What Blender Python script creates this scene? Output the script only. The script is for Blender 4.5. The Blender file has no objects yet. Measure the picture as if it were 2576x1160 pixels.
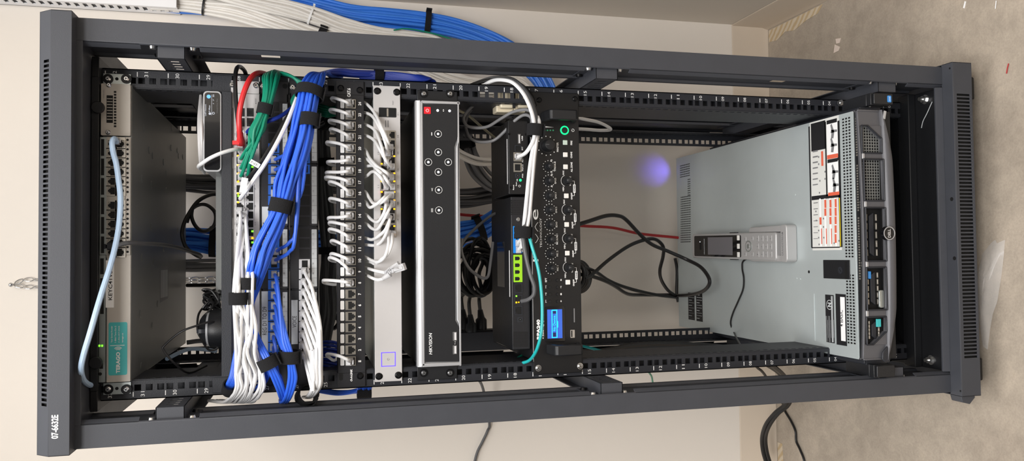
import bpy, bmesh, math, random
from mathutils import Vector, Matrix
random.seed(7)
D = bpy.data
COL = bpy.context.scene.collection
FLOOR = -120.0           # floor height in the rack's own frame (mm, z=0 at the bottom of rack unit 1)
WALLY = 655.0            # back wall
WALLX = 592.0            # right wall
# ---------------------------------------------------------------- camera model (used for the camera and for surveying)
CAM = (-39.53, -1303.47, 1123.39); PIT, YAW, ROL, FPX = 0.250914, -0.032031, 0.003490, 1995.13
def _rot():
    Rz = Matrix.Rotation(YAW, 3, 'Z'); Rx = Matrix.Rotation(-PIT, 3, 'X'); Ry = Matrix.Rotation(ROL, 3, 'Y')
    return Rz @ Rx @ Ry
RM = _rot()
def P(px, py, Y=None, Z=None, X=None):
    d = RM @ Vector(((580 - py) / FPX, 1, (1288 - px) / FPX))
    if X is not None: t = (X - CAM[0]) / d[0]
    elif Y is not None: t = (Y - CAM[1]) / d[1]
    else: t = (Z - CAM[2]) / d[2]
    return (CAM[0] + t * d[0], CAM[1] + t * d[1], CAM[2] + t * d[2])
def W(p): return Vector((p[0] * .001, p[1] * .001, (p[2] - FLOOR) * .001))
def R4(px0, px1, py0, py1, Y):
    cx, cy = (px0 + px1) / 2, (py0 + py1) / 2
    return (P(cx, py1, Y)[0], P(cx, py0, Y)[0], P(px1, cy, Y)[2], P(px0, cy, Y)[2])
# ---------------------------------------------------------------- materials
def lin(c):
    c = c / 255.
    return c / 12.92 if c <= .04045 else ((c + .055) / 1.055) ** 2.4
def rgb(r, g, b): return (lin(r), lin(g), lin(b), 1)
M = {}
def mat(name, col, rough=.5, metal=0., spec=.5, bump=0., bscale=200., var=0., vscale=8., emit=None, es=0., trans=0., coat=0., stretch=None, ior=1.45):
    m = D.materials.new(name); m.use_nodes = True
    nt = m.node_tree; b = nt.nodes['Principled BSDF']
    b.inputs['Base Color'].default_value = rgb(*col)
    b.inputs['Roughness'].default_value = rough; b.inputs['Metallic'].default_value = metal
    b.inputs['Specular IOR Level'].default_value = spec
    b.inputs['Transmission Weight'].default_value = trans; b.inputs['IOR'].default_value = ior
    b.inputs['Coat Weight'].default_value = coat
    if emit:
        b.inputs['Emission Color'].default_value = rgb(*emit); b.inputs['Emission Strength'].default_value = es
    tc = nt.nodes.new('ShaderNodeTexCoord'); mp = nt.nodes.new('ShaderNodeMapping')
    nt.links.new(tc.outputs['Object'], mp.inputs['Vector'])
    if stretch: mp.inputs['Scale'].default_value = stretch
    n = nt.nodes.new('ShaderNodeTexNoise'); n.inputs['Scale'].default_value = vscale; n.inputs['Detail'].default_value = 5
    nt.links.new(mp.outputs['Vector'], n.inputs['Vector'])
    if var > 0:
        r = nt.nodes.new('ShaderNodeMapRange'); r.inputs['From Min'].default_value = .3; r.inputs['From Max'].default_value = .7
        r.inputs['To Min'].default_value = 1 - var; r.inputs['To Max'].default_value = 1 + var
        nt.links.new(n.outputs['Fac'], r.inputs['Value'])
        mx = nt.nodes.new('ShaderNodeVectorMath'); mx.operation = 'SCALE'; mx.inputs[0].default_value = rgb(*col)[:3]
        nt.links.new(r.outputs['Result'], mx.inputs['Scale']); nt.links.new(mx.outputs['Vector'], b.inputs['Base Color'])
    rr = nt.nodes.new('ShaderNodeMapRange'); rr.inputs['To Min'].default_value = max(0, rough - .06); rr.inputs['To Max'].default_value = min(1, rough + .06)
    nt.links.new(n.outputs['Fac'], rr.inputs['Value']); nt.links.new(rr.outputs['Result'], b.inputs['Roughness'])
    if bump > 0:
        n2 = nt.nodes.new('ShaderNodeTexNoise'); n2.inputs['Scale'].default_value = bscale; n2.inputs['Detail'].default_value = 3
        nt.links.new(mp.outputs['Vector'], n2.inputs['Vector'])
        bp = nt.nodes.new('ShaderNodeBump'); bp.inputs['Strength'].default_value = bump; bp.inputs['Distance'].default_value = .002
        nt.links.new(n2.outputs['Fac'], bp.inputs['Height']); nt.links.new(bp.outputs['Normal'], b.inputs['Normal'])
    M[name] = m
    return m
mat('wall_paint', (228, 220, 210), .75, bump=.12, bscale=60, var=.02, vscale=2)
mat('wall_paint_shaded', (222, 213, 201), .75, bump=.12, bscale=60, var=.02, vscale=2)  # same paint as the back wall, darkened for the turned wall's shade
mat('baseboard_vinyl', (199, 184, 166), .55, var=.03, vscale=4)
mat('rack_paint', (59, 61, 67), .5, bump=.07, bscale=1200, var=.04, vscale=30)
mat('rail_paint', (36, 38, 44), .48, bump=.15, bscale=900)
mat('inner_black', (20, 21, 24), .5, bump=.1, bscale=900)
mat('black_plastic', (26, 27, 30), .42, bump=.1, bscale=700)
mat('gloss_black', (14, 14, 17), .12, coat=.4)
mat('panel_black', (30, 30, 34), .45, bump=.1, bscale=700)
mat('brushed_black', (22, 22, 24), .38, bump=.15, bscale=300, stretch=(1, 60, 60))
mat('cavity', (6, 6, 7), .7)
mat('print_white', (235, 235, 235), .6)
mat('print_grey', (120, 120, 122), .6)
mat('label_grey', (190, 194, 196), .5)
mat('label_white', (238, 238, 238), .5)
mat('print_black', (25, 25, 28), .6)
mat('silver_paint', (196, 194, 194), .42, metal=.15, var=.02)
mat('light_metal', (186, 187, 190), .35, metal=.5)
mat('galv', (182, 190, 191), .44, metal=.3, var=.10, vscale=4, bump=.05, bscale=120)
mat('zinc', (176, 182, 180), .35, metal=.75)
mat('dark_chassis', (116, 118, 117), .38, metal=.2, var=.05, vscale=14)
mat('beige_face', (182, 176, 168), .45, metal=.2)
mat('beige_plastic', (226, 214, 188), .4)
mat('steel', (205, 205, 205), .22, metal=.95)
mat('black_screw', (22, 22, 24), .3, metal=.5)
mat('velcro', (21, 21, 24), .95, bump=.8, bscale=1200)
mat('blue_cable', (46, 96, 214), .38)
mat('trunk_blue', (52, 122, 222), .42, var=.06, vscale=15)
mat('navy_cable', (26, 52, 150), .4)
mat('white_cable', (222, 222, 223), .36)
mat('trunk_white', (224, 220, 214), .45, var=.03, vscale=40)
mat('grey_cable', (120, 120, 122), .45)
mat('dark_grey_cable', (82, 82, 84), .5)
mat('pale_blue_cable', (176, 200, 226), .4, bump=.5, bscale=90)
mat('green_cable', (14, 128, 100), .38)
mat('teal_cable', (36, 168, 170), .3)
mat('red_cable', (212, 48, 52), .38)
mat('brick_red_cable', (170, 44, 46), .45)
mat('black_cable', (24, 23, 24), .38)
mat('cream_cable', (206, 200, 172), .5)
mat('clear_plug', (222, 222, 224), .15, trans=.45, ior=1.3)
mat('jack_blue', (32, 92, 186), .4)
mat('jack_white', (206, 206, 208), .4)
mat('jack_metal', (176, 170, 160), .3, metal=.7)
mat('port_blue', (20, 130, 220), .4)
mat('port_green', (150, 210, 40), .4)
mat('teal_sticker', (70, 176, 178), .5)
mat('sticker_red', (216, 98, 72), .5)
mat('sticker_yellow', (240, 214, 30), .5)
mat('sticker_paper', (214, 214, 210), .5)
mat('intel_blue', (60, 140, 215), .4)
mat('led_green', (120, 255, 60), .4, emit=(110, 255, 40), es=2.2)
mat('led_amber', (255, 180, 20), .4, emit=(255, 170, 20), es=2.0)
mat('led_white', (255, 255, 255), .4, emit=(240, 244, 255), es=2.2)
mat('led_ring', (10, 200, 110), .4, emit=(6, 225, 120), es=1.5)
mat('led_violet', (80, 60, 240), .4, emit=(84, 62, 245), es=1.5)
mat('led_dim', (50, 130, 96), .4, emit=(50, 140, 100), es=.25)
mat('lcd_blue', (50, 84, 170), .3, emit=(46, 80, 170), es=.75)
mat('lcd_cyan', (30, 200, 240), .3, emit=(30, 205, 245), es=1.3)
mat('lcd_dark', (36, 40, 80), .3, emit=(36, 40, 80), es=.35)
mat('oled_blue', (90, 160, 240), .3, emit=(90, 160, 240), es=.8)
mat('oled_white', (150, 155, 165), .3, emit=(200, 205, 215), es=.35)
mat('rack_button', (232, 230, 226), .4)
mat('green_button', (198, 216, 204), .4)
mat('red_button', (214, 30, 44), .35)
mat('bezel_grey', (88, 88, 92), .42, metal=.2, bump=.1, bscale=800)
mat('phone_silver', (172, 171, 171), .34, metal=.25)
mat('phone_screen', (104, 102, 106), .3)
mat('duct_white', (238, 238, 240), .45)
mat('copper_dust', (176, 122, 92), .5, metal=.3)
mat('paint_chip', (222, 206, 194), .7)
mat('teal_plastic', (60, 176, 178), .4)
# clear bag
m = mat('clear_bag', (235, 232, 228), .12, spec=.6)
nt = m.node_tree; b = nt.nodes['Principled BSDF']; b.inputs['Alpha'].default_value = .22
# concrete floor
m = mat('concrete', (178, 165, 150), .6)
nt = m.node_tree; b = nt.nodes['Principled BSDF']
tc = nt.nodes.new('ShaderNodeTexCoord')
def noise(sc, det, rough=.6, dist=0.):
    n = nt.nodes.new('ShaderNodeTexNoise'); n.inputs['Scale'].default_value = sc; n.inputs['Detail'].default_value = det
    n.inputs['Roughness'].default_value = rough; n.inputs['Distortion'].default_value = dist
    nt.links.new(tc.outputs['Object'], n.inputs['Vector']); return n
def ramp(src, stops):
    r = nt.nodes.new('ShaderNodeValToRGB'); e = r.color_ramp.elements
    e[0].position, e[0].color = stops[0][0], stops[0][1]; e[1].position, e[1].color = stops[-1][0], stops[-1][1]
    for s in stops[1:-1]:
        x = e.new(s[0]); x.color = s[1]
    nt.links.new(src, r.inputs['Fac']); return r
def mixc(a, bb, mode, fac=None, facsrc=None):
    x = nt.nodes.new('ShaderNodeMix'); x.data_type = 'RGBA'; x.blend_type = mode
    if facsrc is not None: nt.links.new(facsrc, x.inputs[0])
    else: x.inputs[0].default_value = fac
    nt.links.new(a, x.inputs[6]); nt.links.new(bb, x.inputs[7]); return x.outputs[2]
n1, n2, n3 = noise(3.2, 8, .65, .4), noise(22, 6, .7, .3), noise(260, 3)
c1 = ramp(n1.outputs['Fac'], [(.3, rgb(160, 148, 134)), (.5, rgb(174, 162, 147)), (.72, rgb(192, 178, 162))])
c2 = ramp(n2.outputs['Fac'], [(.35, (.80, .80, .80, 1)), (.6, (1, 1, 1, 1)), (.75, (1.12, 1.1, 1.08, 1))])
c3 = ramp(n3.outputs['Fac'], [(.3, (.82, .82, .82, 1)), (.6, (1, 1, 1, 1))])
o = mixc(c1.outputs['Color'], c2.outputs['Color'], 'MULTIPLY', .8); o = mixc(o, c3.outputs['Color'], 'MULTIPLY', .7)
n4 = noise(9, 10, .85, 2.5); sp = ramp(n4.outputs['Fac'], [(.66, (0, 0, 0, 1)), (.72, (1, 1, 1, 1))])
wh = nt.nodes.new('ShaderNodeRGB'); wh.outputs[0].default_value = rgb(198, 188, 176)
o = mixc(o, wh.outputs[0], 'MIX', facsrc=sp.outputs['Color'])
nt.links.new(o, b.inputs['Base Color'])
bp = nt.nodes.new('ShaderNodeBump'); bp.inputs['Strength'].default_value = .25; bp.inputs['Distance'].default_value = .002
nt.links.new(n3.outputs['Fac'], bp.inputs['Height']); nt.links.new(bp.outputs['Normal'], b.inputs['Normal'])
# notched mastic left on the concrete by the wall
m = mat('old_mastic', (196, 172, 136), .6)
nt = m.node_tree; b = nt.nodes['Principled BSDF']; tc = nt.nodes.new('ShaderNodeTexCoord')
wv = nt.nodes.new('ShaderNodeTexWave'); wv.inputs['Scale'].default_value = 26; wv.inputs['Distortion'].default_value = 3; wv.bands_direction = 'DIAGONAL'
nt.links.new(tc.outputs['Object'], wv.inputs['Vector'])
c = ramp(wv.outputs['Fac'], [(.2, rgb(182, 160, 126)), (.7, rgb(198, 184, 162))]); nt.links.new(c.outputs['Color'], b.inputs['Base Color'])

# ---------------------------------------------------------------- mesh builder
_txt = {}
def glyphs(s, bold):
    k = (s, bold)
    if k not in _txt:
        cu = D.curves.new('t', 'FONT'); cu.body = s; cu.size = 1; cu.offset = bold; cu.resolution_u = 3
        ob = D.objects.new('t', cu); COL.objects.link(ob)
        me = D.meshes.new_from_object(ob)
        vs = [tuple(v.co[:2]) for v in me.vertices]; fs = [tuple(p.vertices) for p in me.polygons]
        D.objects.remove(ob); D.curves.remove(cu); D.meshes.remove(me)
        if not vs: vs = [(0, 0)]
        x0 = min(v[0] for v in vs); x1 = max(v[0] for v in vs); y0 = min(v[1] for v in vs); y1 = max(v[1] for v in vs)
        _txt[k] = (vs, fs, x0, x1, y0, y1)
    return _txt[k]
def cat(pts, seg=6):
    if len(pts) < 3: seg = max(2, seg)
    p = [Vector(q) for q in pts]; p = [p[0] * 2 - p[1]] + p + [p[-1] * 2 - p[-2]]
    out = []
    for i in range(1, len(p) - 2):
        a, b_, c_, d = p[i - 1], p[i], p[i + 1], p[i + 2]
        for k in range(seg):
            t = k / seg
            out.append(.5 * ((2 * b_) + (c_ - a) * t + (2 * a - 5 * b_ + 4 * c_ - d) * t * t + (3 * b_ - a - 3 * c_ + d) * t ** 3))
    out.append(p[-2]); return out
def rrect(x0, x1, z0, z1, r, n=4):
    out = []
    for cx, cz, a0 in ((x1 - r, z1 - r, 0), (x0 + r, z1 - r, 90), (x0 + r, z0 + r, 180), (x1 - r, z0 + r, 270)):
        for k in range(n + 1):
            a = math.radians(a0 + 90 * k / n); out.append((cx + r * math.cos(a), cz + r * math.sin(a)))
    return out
class MB:
    def __init__(s): s.v = []; s.f = []; s.mi = []; s.m = 0
    def add(s, vs, fs):
        o = len(s.v); s.v += [tuple(v) for v in vs]; s.f += [tuple(i + o for i in f) for f in fs]; s.mi += [s.m] * len(fs); return s
    def box(s, x0, x1, y0, y1, z0, z1):
        if x0 > x1: x0, x1 = x1, x0
        if y0 > y1: y0, y1 = y1, y0
        if z0 > z1: z0, z1 = z1, z0
        return s.add([(x, y, z) for x in (x0, x1) for y in (y0, y1) for z in (z0, z1)],
                     [(0, 1, 3, 2), (4, 6, 7, 5), (0, 4, 5, 1), (2, 3, 7, 6), (0, 2, 6, 4), (1, 5, 7, 3)])
    def obox(s, c, h, R):
        c = Vector(c); vs = [c + R @ Vector((sx * h[0], sy * h[1], sz * h[2])) for sx in (-1, 1) for sy in (-1, 1) for sz in (-1, 1)]
        return s.add(vs, [(0, 1, 3, 2), (4, 6, 7, 5), (0, 4, 5, 1), (2, 3, 7, 6), (0, 2, 6, 4), (1, 5, 7, 3)])
    def prism(s, poly, plane, a, b_):
        f = {'xz': lambda u, v, w: (u, w, v), 'yz': lambda u, v, w: (w, u, v), 'xy': lambda u, v, w: (u, v, w)}[plane]
        n = len(poly); vs = [f(u, v, a) for u, v in poly] + [f(u, v, b_) for u, v in poly]
        return s.add(vs, [tuple(range(n)), tuple(range(2 * n - 1, n - 1, -1))] + [(i, (i + 1) % n, n + (i + 1) % n, n + i) for i in range(n)])
    def cyl(s, p0, p1, r0, r1=None, n=16):
        r1 = r0 if r1 is None else r1; p0, p1 = Vector(p0), Vector(p1); d = (p1 - p0).normalized()
        u = d.orthogonal().normalized(); w = d.cross(u)
        vs = [p0 + (u * math.cos(2 * math.pi * k / n) + w * math.sin(2 * math.pi * k / n)) * r0 for k in range(n)]
        vs += [p1 + (u * math.cos(2 * math.pi * k / n) + w * math.sin(2 * math.pi * k / n)) * r1 for k in range(n)]
        return s.add(vs, [tuple(range(n)), tuple(range(2 * n - 1, n - 1, -1))] + [(i, (i + 1) % n, n + (i + 1) % n, n + i) for i in range(n)])
    def disc(s, c, r, y0, y1, n=24): return s.cyl((c[0], y0, c[1]), (c[0], y1, c[1]), r, n=n)
    def ring(s, c, r0, r1, y0, y1, n=28, a0=0, a1=360):
        full = abs(a1 - a0) >= 360; m_ = n if full else n + 1; vs = []
        for k in range(m_):
            a = math.radians(a0 + (a1 - a0) * k / n); cc, ss = math.cos(a), math.sin(a)
            vs += [(c[0] + r * cc, y, c[1] + r * ss) for r in (r0, r1) for y in (y0, y1)]
        fs = []
        for k in range(n):
            i, j = 4 * k, 4 * ((k + 1) % m_)
            fs += [(i, i + 1, j + 1, j), (i + 2, j + 2, j + 3, i + 3), (i, j, j + 2, i + 2), (i + 1, i + 3, j + 3, j + 1)]
        if not full: fs += [(0, 2, 3, 1), (4 * n, 4 * n + 1, 4 * n + 3, 4 * n + 2)]
        return s.add(vs, fs)
    def sphere(s, c, r, sy=1., sz=1., n=12):
        vs = []; c = Vector(c)
        for i in range(1, n // 2):
            th = math.pi * i / (n // 2)
            for k in range(n):
                a = 2 * math.pi * k / n; vs.append(c + Vector((r * math.sin(th) * math.cos(a), r * sy * math.cos(th), r * sz * math.sin(th) * math.sin(a))))
        m_ = n // 2 - 1; vs += [c + Vector((0, r * sy, 0)), c - Vector((0, r * sy, 0))]
        fs = [(i * n + k, i * n + (k + 1) % n, (i + 1) * n + (k + 1) % n, (i + 1) * n + k) for i in range(m_ - 1) for k in range(n)]
        fs += [(m_ * n, k, (k + 1) % n) for k in range(n)] + [(m_ * n + 1, (m_ - 1) * n + (k + 1) % n, (m_ - 1) * n + k) for k in range(n)]
        return s.add(vs, fs)
    def sweep(s, pts, r, n=8, closed=False, sec=None):
        pts = [Vector(q) for q in pts]; N = len(pts)
        rs = r if isinstance(r, (list, tuple)) else [r] * N
        if sec is None: sec = [(math.cos(2 * math.pi * k / n), math.sin(2 * math.pi * k / n)) for k in range(n)]
        n = len(sec); u = None; vs = []
        for i, q in enumerate(pts):
            t = (pts[(i + 1) % N] - pts[i - 1]) if closed else (pts[min(i + 1, N - 1)] - pts[max(i - 1, 0)])
            if t.length < 1e-9: t = Vector((0, 0, 1))
            t.normalize()
            if u is None: u = t.orthogonal().normalized()
            else:
                u = u - t * u.dot(t)
                u = u.normalized() if u.length > 1e-6 else t.orthogonal().normalized()
            w = t.cross(u)
            vs += [q + (u * a + w * b_) * rs[i] for a, b_ in sec]
        fs = [(i * n + k, i * n + (k + 1) % n, ((i + 1) % N) * n + (k + 1) % n, ((i + 1) % N) * n + k) for i in range(N if closed else N - 1) for k in range(n)]
        if not closed: fs += [tuple(range(n)), tuple(range(N * n - 1, (N - 1) * n - 1, -1))]
        return s.add(vs, fs)
    def plate(s, u0, u1, v0, v1, holes, fn, w0, w1):
        us = sorted(set([u0, u1] + [round(h[i], 3) for h in holes for i in (0, 1)])); vs_ = sorted(set([v0, v1] + [round(h[i], 3) for h in holes for i in (2, 3)]))
        nu, nv = len(us) - 1, len(vs_) - 1; H = [tuple(round(x, 3) for x in h) for h in holes]
        solid = [[True] * nv for _ in range(nu)]
        for h in H:
            i0, i1 = us.index(h[0]), us.index(h[1]); j0, j1 = vs_.index(h[2]), vs_.index(h[3])
            for i in range(i0, i1):
                for j in range(j0, j1): solid[i][j] = False
        base = len(s.v)
        for u in us:
            for v in vs_: s.v += [tuple(fn(u, v, w0)), tuple(fn(u, v, w1))]
        id_ = lambda i, j, k: base + 2 * (i * (nv + 1) + j) + k
        ok = lambda i, j: 0 <= i < nu and 0 <= j < nv and solid[i][j]
        fs = []
        for i in range(nu):
            for j in range(nv):
                if not solid[i][j]: continue
                fs.append((id_(i, j, 0), id_(i + 1, j, 0), id_(i + 1, j + 1, 0), id_(i, j + 1, 0)))
                fs.append((id_(i, j, 1), id_(i, j + 1, 1), id_(i + 1, j + 1, 1), id_(i + 1, j, 1)))
                if not ok(i - 1, j): fs.append((id_(i, j, 0), id_(i, j + 1, 0), id_(i, j + 1, 1), id_(i, j, 1)))
                if not ok(i + 1, j): fs.append((id_(i + 1, j, 0), id_(i + 1, j, 1), id_(i + 1, j + 1, 1), id_(i + 1, j + 1, 0)))
                if not ok(i, j - 1): fs.append((id_(i, j, 0), id_(i, j, 1), id_(i + 1, j, 1), id_(i + 1, j, 0)))
                if not ok(i, j + 1): fs.append((id_(i, j + 1, 0), id_(i + 1, j + 1, 0), id_(i + 1, j + 1, 1), id_(i, j + 1, 1)))
        s.f += fs; s.mi += [s.m] * len(fs); return s
    def text(s, st, x0, x1, z0, z1, Y, bold=0., fn=None, flip=False, shear=0., keep=False):
        vs, fs, a0, a1, b0, b1 = glyphs(st, bold)
        kx = (x1 - x0) / max(a1 - a0, 1e-6); kz = (z1 - z0) / max(b1 - b0, 1e-6)
        if keep:
            k = min(kx, kz); cx, cz = (x0 + x1) / 2, (z0 + z1) / 2
            x0 = cx - k * (a1 - a0) / 2; z0 = cz - k * (b1 - b0) / 2; x1 = 2 * cx - x0; z1 = 2 * cz - z0; kx = kz = k
        if fn is None: fn = lambda u, v, w: (u, w - .25, v)
        out = []
        for (a, b_) in vs:
            u = (a - a0) * kx; v = (b_ - b0) * kz
            if flip: u = (x1 - x0) - u; v = (z1 - z0) - v
            out.append(fn(x0 + u + shear * v, z0 + v, Y))
        return s.add(out, fs)
    def tpx(s, st, px0, px1, py0, py1, Y, **k):
        x0, x1, z0, z1 = R4(px0, px1, py0, py1, Y); return s.text(st, x0, x1, z0, z1, Y, **k)
    def bpx(s, px0, px1, py0, py1, Y, t):
        x0, x1, z0, z1 = R4(px0, px1, py0, py1, Y); return s.box(x0, x1, Y, Y + t, z0, z1)
    def rpx(s, px0, px1, py0, py1, Y, t, r=1.):
        x0, x1, z0, z1 = R4(px0, px1, py0, py1, Y); return s.prism(rrect(x0, x1, z0, z1, r), 'xz', Y, Y + t)
    def build(s, name, mats, parent=None, bevel=0., smooth=35, label=None, bseg=2):
        if not isinstance(mats, (list, tuple)): mats = [mats]
        if parent is not None: o0 = ORG[parent.name]
        else:
            o0 = ((min(v[0] for v in s.v) + max(v[0] for v in s.v)) / 2, (min(v[1] for v in s.v) + max(v[1] for v in s.v)) / 2, min(v[2] for v in s.v))
        me = D.meshes.new(name)
        me.from_pydata([((v[0] - o0[0]) * .001, (v[1] - o0[1]) * .001, (v[2] - o0[2]) * .001) for v in s.v], [], s.f)
        for m_ in mats: me.materials.append(M[m_])
        me.polygons.foreach_set('material_index', s.mi)
        bm = bmesh.new(); bm.from_mesh(me); bmesh.ops.recalc_face_normals(bm, faces=bm.faces[:]); bm.to_mesh(me); bm.free()
        me.polygons.foreach_set('use_smooth', [True] * len(me.polygons)); me.set_sharp_from_angle(angle=math.radians(smooth))
        ob = D.objects.new(name, me); COL.objects.link(ob)
        if parent is not None: ob.parent = parent
        else: ob.location = W(o0)
        ORG[ob.name] = o0
        if bevel:
            bv = ob.modifiers.new('bevel', 'BEVEL'); bv.width = bevel * .001; bv.segments = bseg; bv.limit_method = 'ANGLE'; bv.angle_limit = math.radians(40)
        if label: ob['label'] = label
        return ob
ORG = {}
def thing(name, label, cat_, loc, group=None):
    o = D.objects.new(name, None); COL.objects.link(o); o.empty_display_size = .02
    o.location = W(loc); ORG[o.name] = loc; o['label'] = label; o['category'] = cat_
    if group: o['group'] = group
    return o
def tag(o, label, cat_, group=None, kind=None):
    o['label'] = label; o['category'] = cat_
    if group: o['group'] = group
    if kind: o['kind'] = kind
    return o
def struct(o, label=None):
    o['kind'] = 'structure'
    if label: o['label'] = label
    return o
def pp(pts, Y=None):
    return [P(q[0], q[1], q[2] if len(q) > 2 else Y) for q in pts]
def cable(name, label, pts, r, m_, group=None, cat_='cable', Y=None, seg=6, n=8, parent=None, mm=False):
    q = pts if mm else pp(pts, Y)
    mb = MB(); mb.sweep(cat(q, seg), r, n)
    o = mb.build(name, m_, parent)
    if parent is None: tag(o, label, cat_, group)
    return o
def band(name, label, p0, p1, r, t=2., m_='velcro', parent=None, cat_='cable strap', sq=1.):
    """a wrap of strap around a bundle: short tube between p0 and p1 (px,py,Y or mm)"""
    p0, p1 = Vector(p0), Vector(p1); d = (p1 - p0).normalized(); u = d.orthogonal().normalized(); w = d.cross(u)
    # keep one axis along the view depth so that the squash works
    w = Vector((0, 1, 0)) - d * d[1]; w.normalize(); u = d.cross(w); mb = MB(); n = 20; vs = []
    for q in (p0, p1):
        for rr in (r, r + t):
            for k in range(n):
                a = 2 * math.pi * k / n; vs.append(q + u * (math.cos(a) * rr) + w * (math.sin(a) * rr * sq))
    fs = []
    for k in range(n):
        j = (k + 1) % n
        fs += [(k, j, 2 * n + j, 2 * n + k), (n + k, 3 * n + k, 3 * n + j, n + j), (k, n + k, n + j, j), (2 * n + k, 2 * n + j, 3 * n + j, 3 * n + k)]
    mb.add(vs, fs)
    # loose tail of the strap
    a = u * (r + t) + w * (-.25 * r * sq); tl = r * .9; mb.obox((p0 + p1) / 2 + a * .98 - w * (r * .15), ((p1 - p0).length * .5, t * .55, tl * .5), Matrix((d, u, w)).transposed())
    o = mb.build(name, m_, parent, smooth=50)
    if parent is None: tag(o, label, cat_)
    return o
def bundle(name, label, ctr, N, R, r, m_, group, cat_='cable', twist=.6, seed=1, seg=5, sq=1., n=7, jitter=.35, mm=False):
    """N separate cables following one path; ctr = [(px,py,Y[,scale])]"""
    rnd = random.Random(seed); path = [Vector(q[:3]) for q in ctr] if mm else [Vector(P(q[0], q[1], q[2])) for q in ctr]
    sc = [q[3] if len(q) > 3 else 1. for q in ctr]; offs = []
    for k in range(N):
        rad = R * math.sqrt((k + .5) / N); a = k * 2.39996; offs.append((rad * math.cos(a), rad * math.sin(a), rnd.uniform(-1, 1), rnd.uniform(0, 6.28)))
    fr = []
    for i in range(len(path)):
        t = (path[min(i + 1, len(path) - 1)] - path[max(i - 1, 0)]).normalized()
        w = Vector((0, 1, 0)) - t * t[1]; w.normalize(); fr.append((t.cross(w), w))
    out = []
    for (a, b_, tw, ph) in offs:
        pts = []
        for i, q in enumerate(path):
            an = tw * twist * i / max(1, len(path) - 1); ca, sa = math.cos(an), math.sin(an)
            x = (a * ca - b_ * sa) * sc[i] + jitter * R * .35 * math.sin(i * 1.7 + ph) * (sc[i] > .8); y = (a * sa + b_ * ca) * sc[i] * sq
            pts.append(q + fr[i][0] * x + fr[i][1] * y)
        mb = MB(); mb.sweep(cat(pts, seg), r, n); out.append(tag(mb.build(name, m_), label, cat_, group))
    return out
def screw(parent, c, Y, r=4.6, m_='steel', name='screw'):
    mb = MB(); mb.cyl((c[0], Y, c[1]), (c[0], Y - 1.2, c[1]), r * 1.05, r, 18); mb.cyl((c[0], Y - 1.2, c[1]), (c[0], Y - 2.8, c[1]), r, r * .62, 18)
    mb.m = 1; a = random.uniform(0, 1.5)
    for k in (0, 1):
        R = Matrix.Rotation(a + k * math.pi / 2, 3, 'Y'); mb.obox((c[0], Y - 2.75, c[1]), (r * .5, .35, r * .1), R)
    return mb.build(name, [m_, 'cavity'], parent)
# ================================================================ the room
mb = MB(); mb.box(-2600, 1100, -2600, 1400, FLOOR - 40, FLOOR); struct(mb.build('floor', 'concrete'))
mb = MB(); mb.box(-2600, WALLX + 120, WALLY, WALLY + 120, FLOOR, 2700); struct(mb.build('wall_back', 'wall_paint'))
mb = MB(); mb.box(WALLX, WALLX + 120, -2600, WALLY, FLOOR, 2700); struct(mb.build('wall_right', 'wall_paint_shaded'))
def cove(name, sgn):
    mb = MB(); h = 107 + FLOOR
    if sgn == 'b': prof = [(WALLY - 1, FLOOR + .5), (WALLY - 12, FLOOR + .5), (WALLY - 11, FLOOR + 4), (WALLY - 5, FLOOR + 14), (WALLY - 4, h - 3), (WALLY - 2, h), (WALLY - 1, h)]; mb.prism(prof, 'yz', -2600, WALLX - 1)
    else: prof = [(WALLX - 1, FLOOR + .5), (WALLX - 12, FLOOR + .5), (WALLX - 11, FLOOR + 4), (WALLX - 5, FLOOR + 14), (WALLX - 4, h - 3), (WALLX - 2, h), (WALLX - 1, h)]; mb.prism(prof, 'xz', -2600, WALLY - 4)
    return struct(mb.build(name, 'baseboard_vinyl'))
cove('baseboard_back', 'b'); cove('baseboard_right', 'r')
# gap of bare slab with old mastic beside the wall, grey patch edge
mb = MB(); q = [(577, 640), (577, 400), (560, 420), (556, 470), (545, 520), (553, 560), (540, 600), (545, 640)]
mb.prism(q, 'xy', FLOOR, FLOOR + .8); struct(mb.build('trim_1', 'old_mastic'))
mb = MB(); mb.prism([(-560, 640), (-560, 618), (-640, 612), (-760, 600), (-900, 612), (-900, 640)], 'xy', FLOOR, FLOOR + .8); struct(mb.build('trim_2', 'old_mastic'))

# ================================================================ the rack
RK = 'network_rack'
rack = thing(RK, 'dark grey open-frame four-post network rack standing in front of the cream wall', 'rack', (0, 213, FLOOR))
ZT = 1436.0
_R = [(344.8, 31), (422.6, 30), (501, 29), (577.5, 28), (1073.8, 21), (1139.7, 20), (1204.5, 19), (1268.3, 18), (1331, 17), (1392.8, 16), (1454.1, 15), (1513.8, 14), (1572.8, 13), (1631.4, 12), (1688.6, 11), (1745.5, 10), (1801.4, 9), (1856.6, 8), (1911, 7), (1965.2, 6), (2017.6, 5), (2070.1, 4), (2121.9, 3)]
_L = [(251.7, 32), (334.8, 31), (415.9, 30), (495.9, 29), (1212, 19), (1276.6, 18), (1340, 17), (1525.2, 14), (1584.8, 13), (1644, 12), (1701.7, 11), (1759, 10), (1815.5, 9), (1871.4, 8), (1925.9, 7), (1980, 6), (2033.8, 5), (2086.7, 4)]
def zu(u, side=1):
    T = [(q[1], P(q[0], 240 if side > 0 else 930, 0)[2]) for q in (_R if side > 0 else _L)]; T.sort()
    if u <= T[0][0]: return T[0][1] + (u - T[0][0]) * 44.45
    if u >= T[-1][0]: return T[-1][1] + (u - T[-1][0]) * 44.45
    for a, b_ in zip(T, T[1:]):
        if a[0] <= u <= b_[0]: return a[1] + (b_[1] - a[1]) * (u - a[0]) / (b_[0] - a[0])
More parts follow.
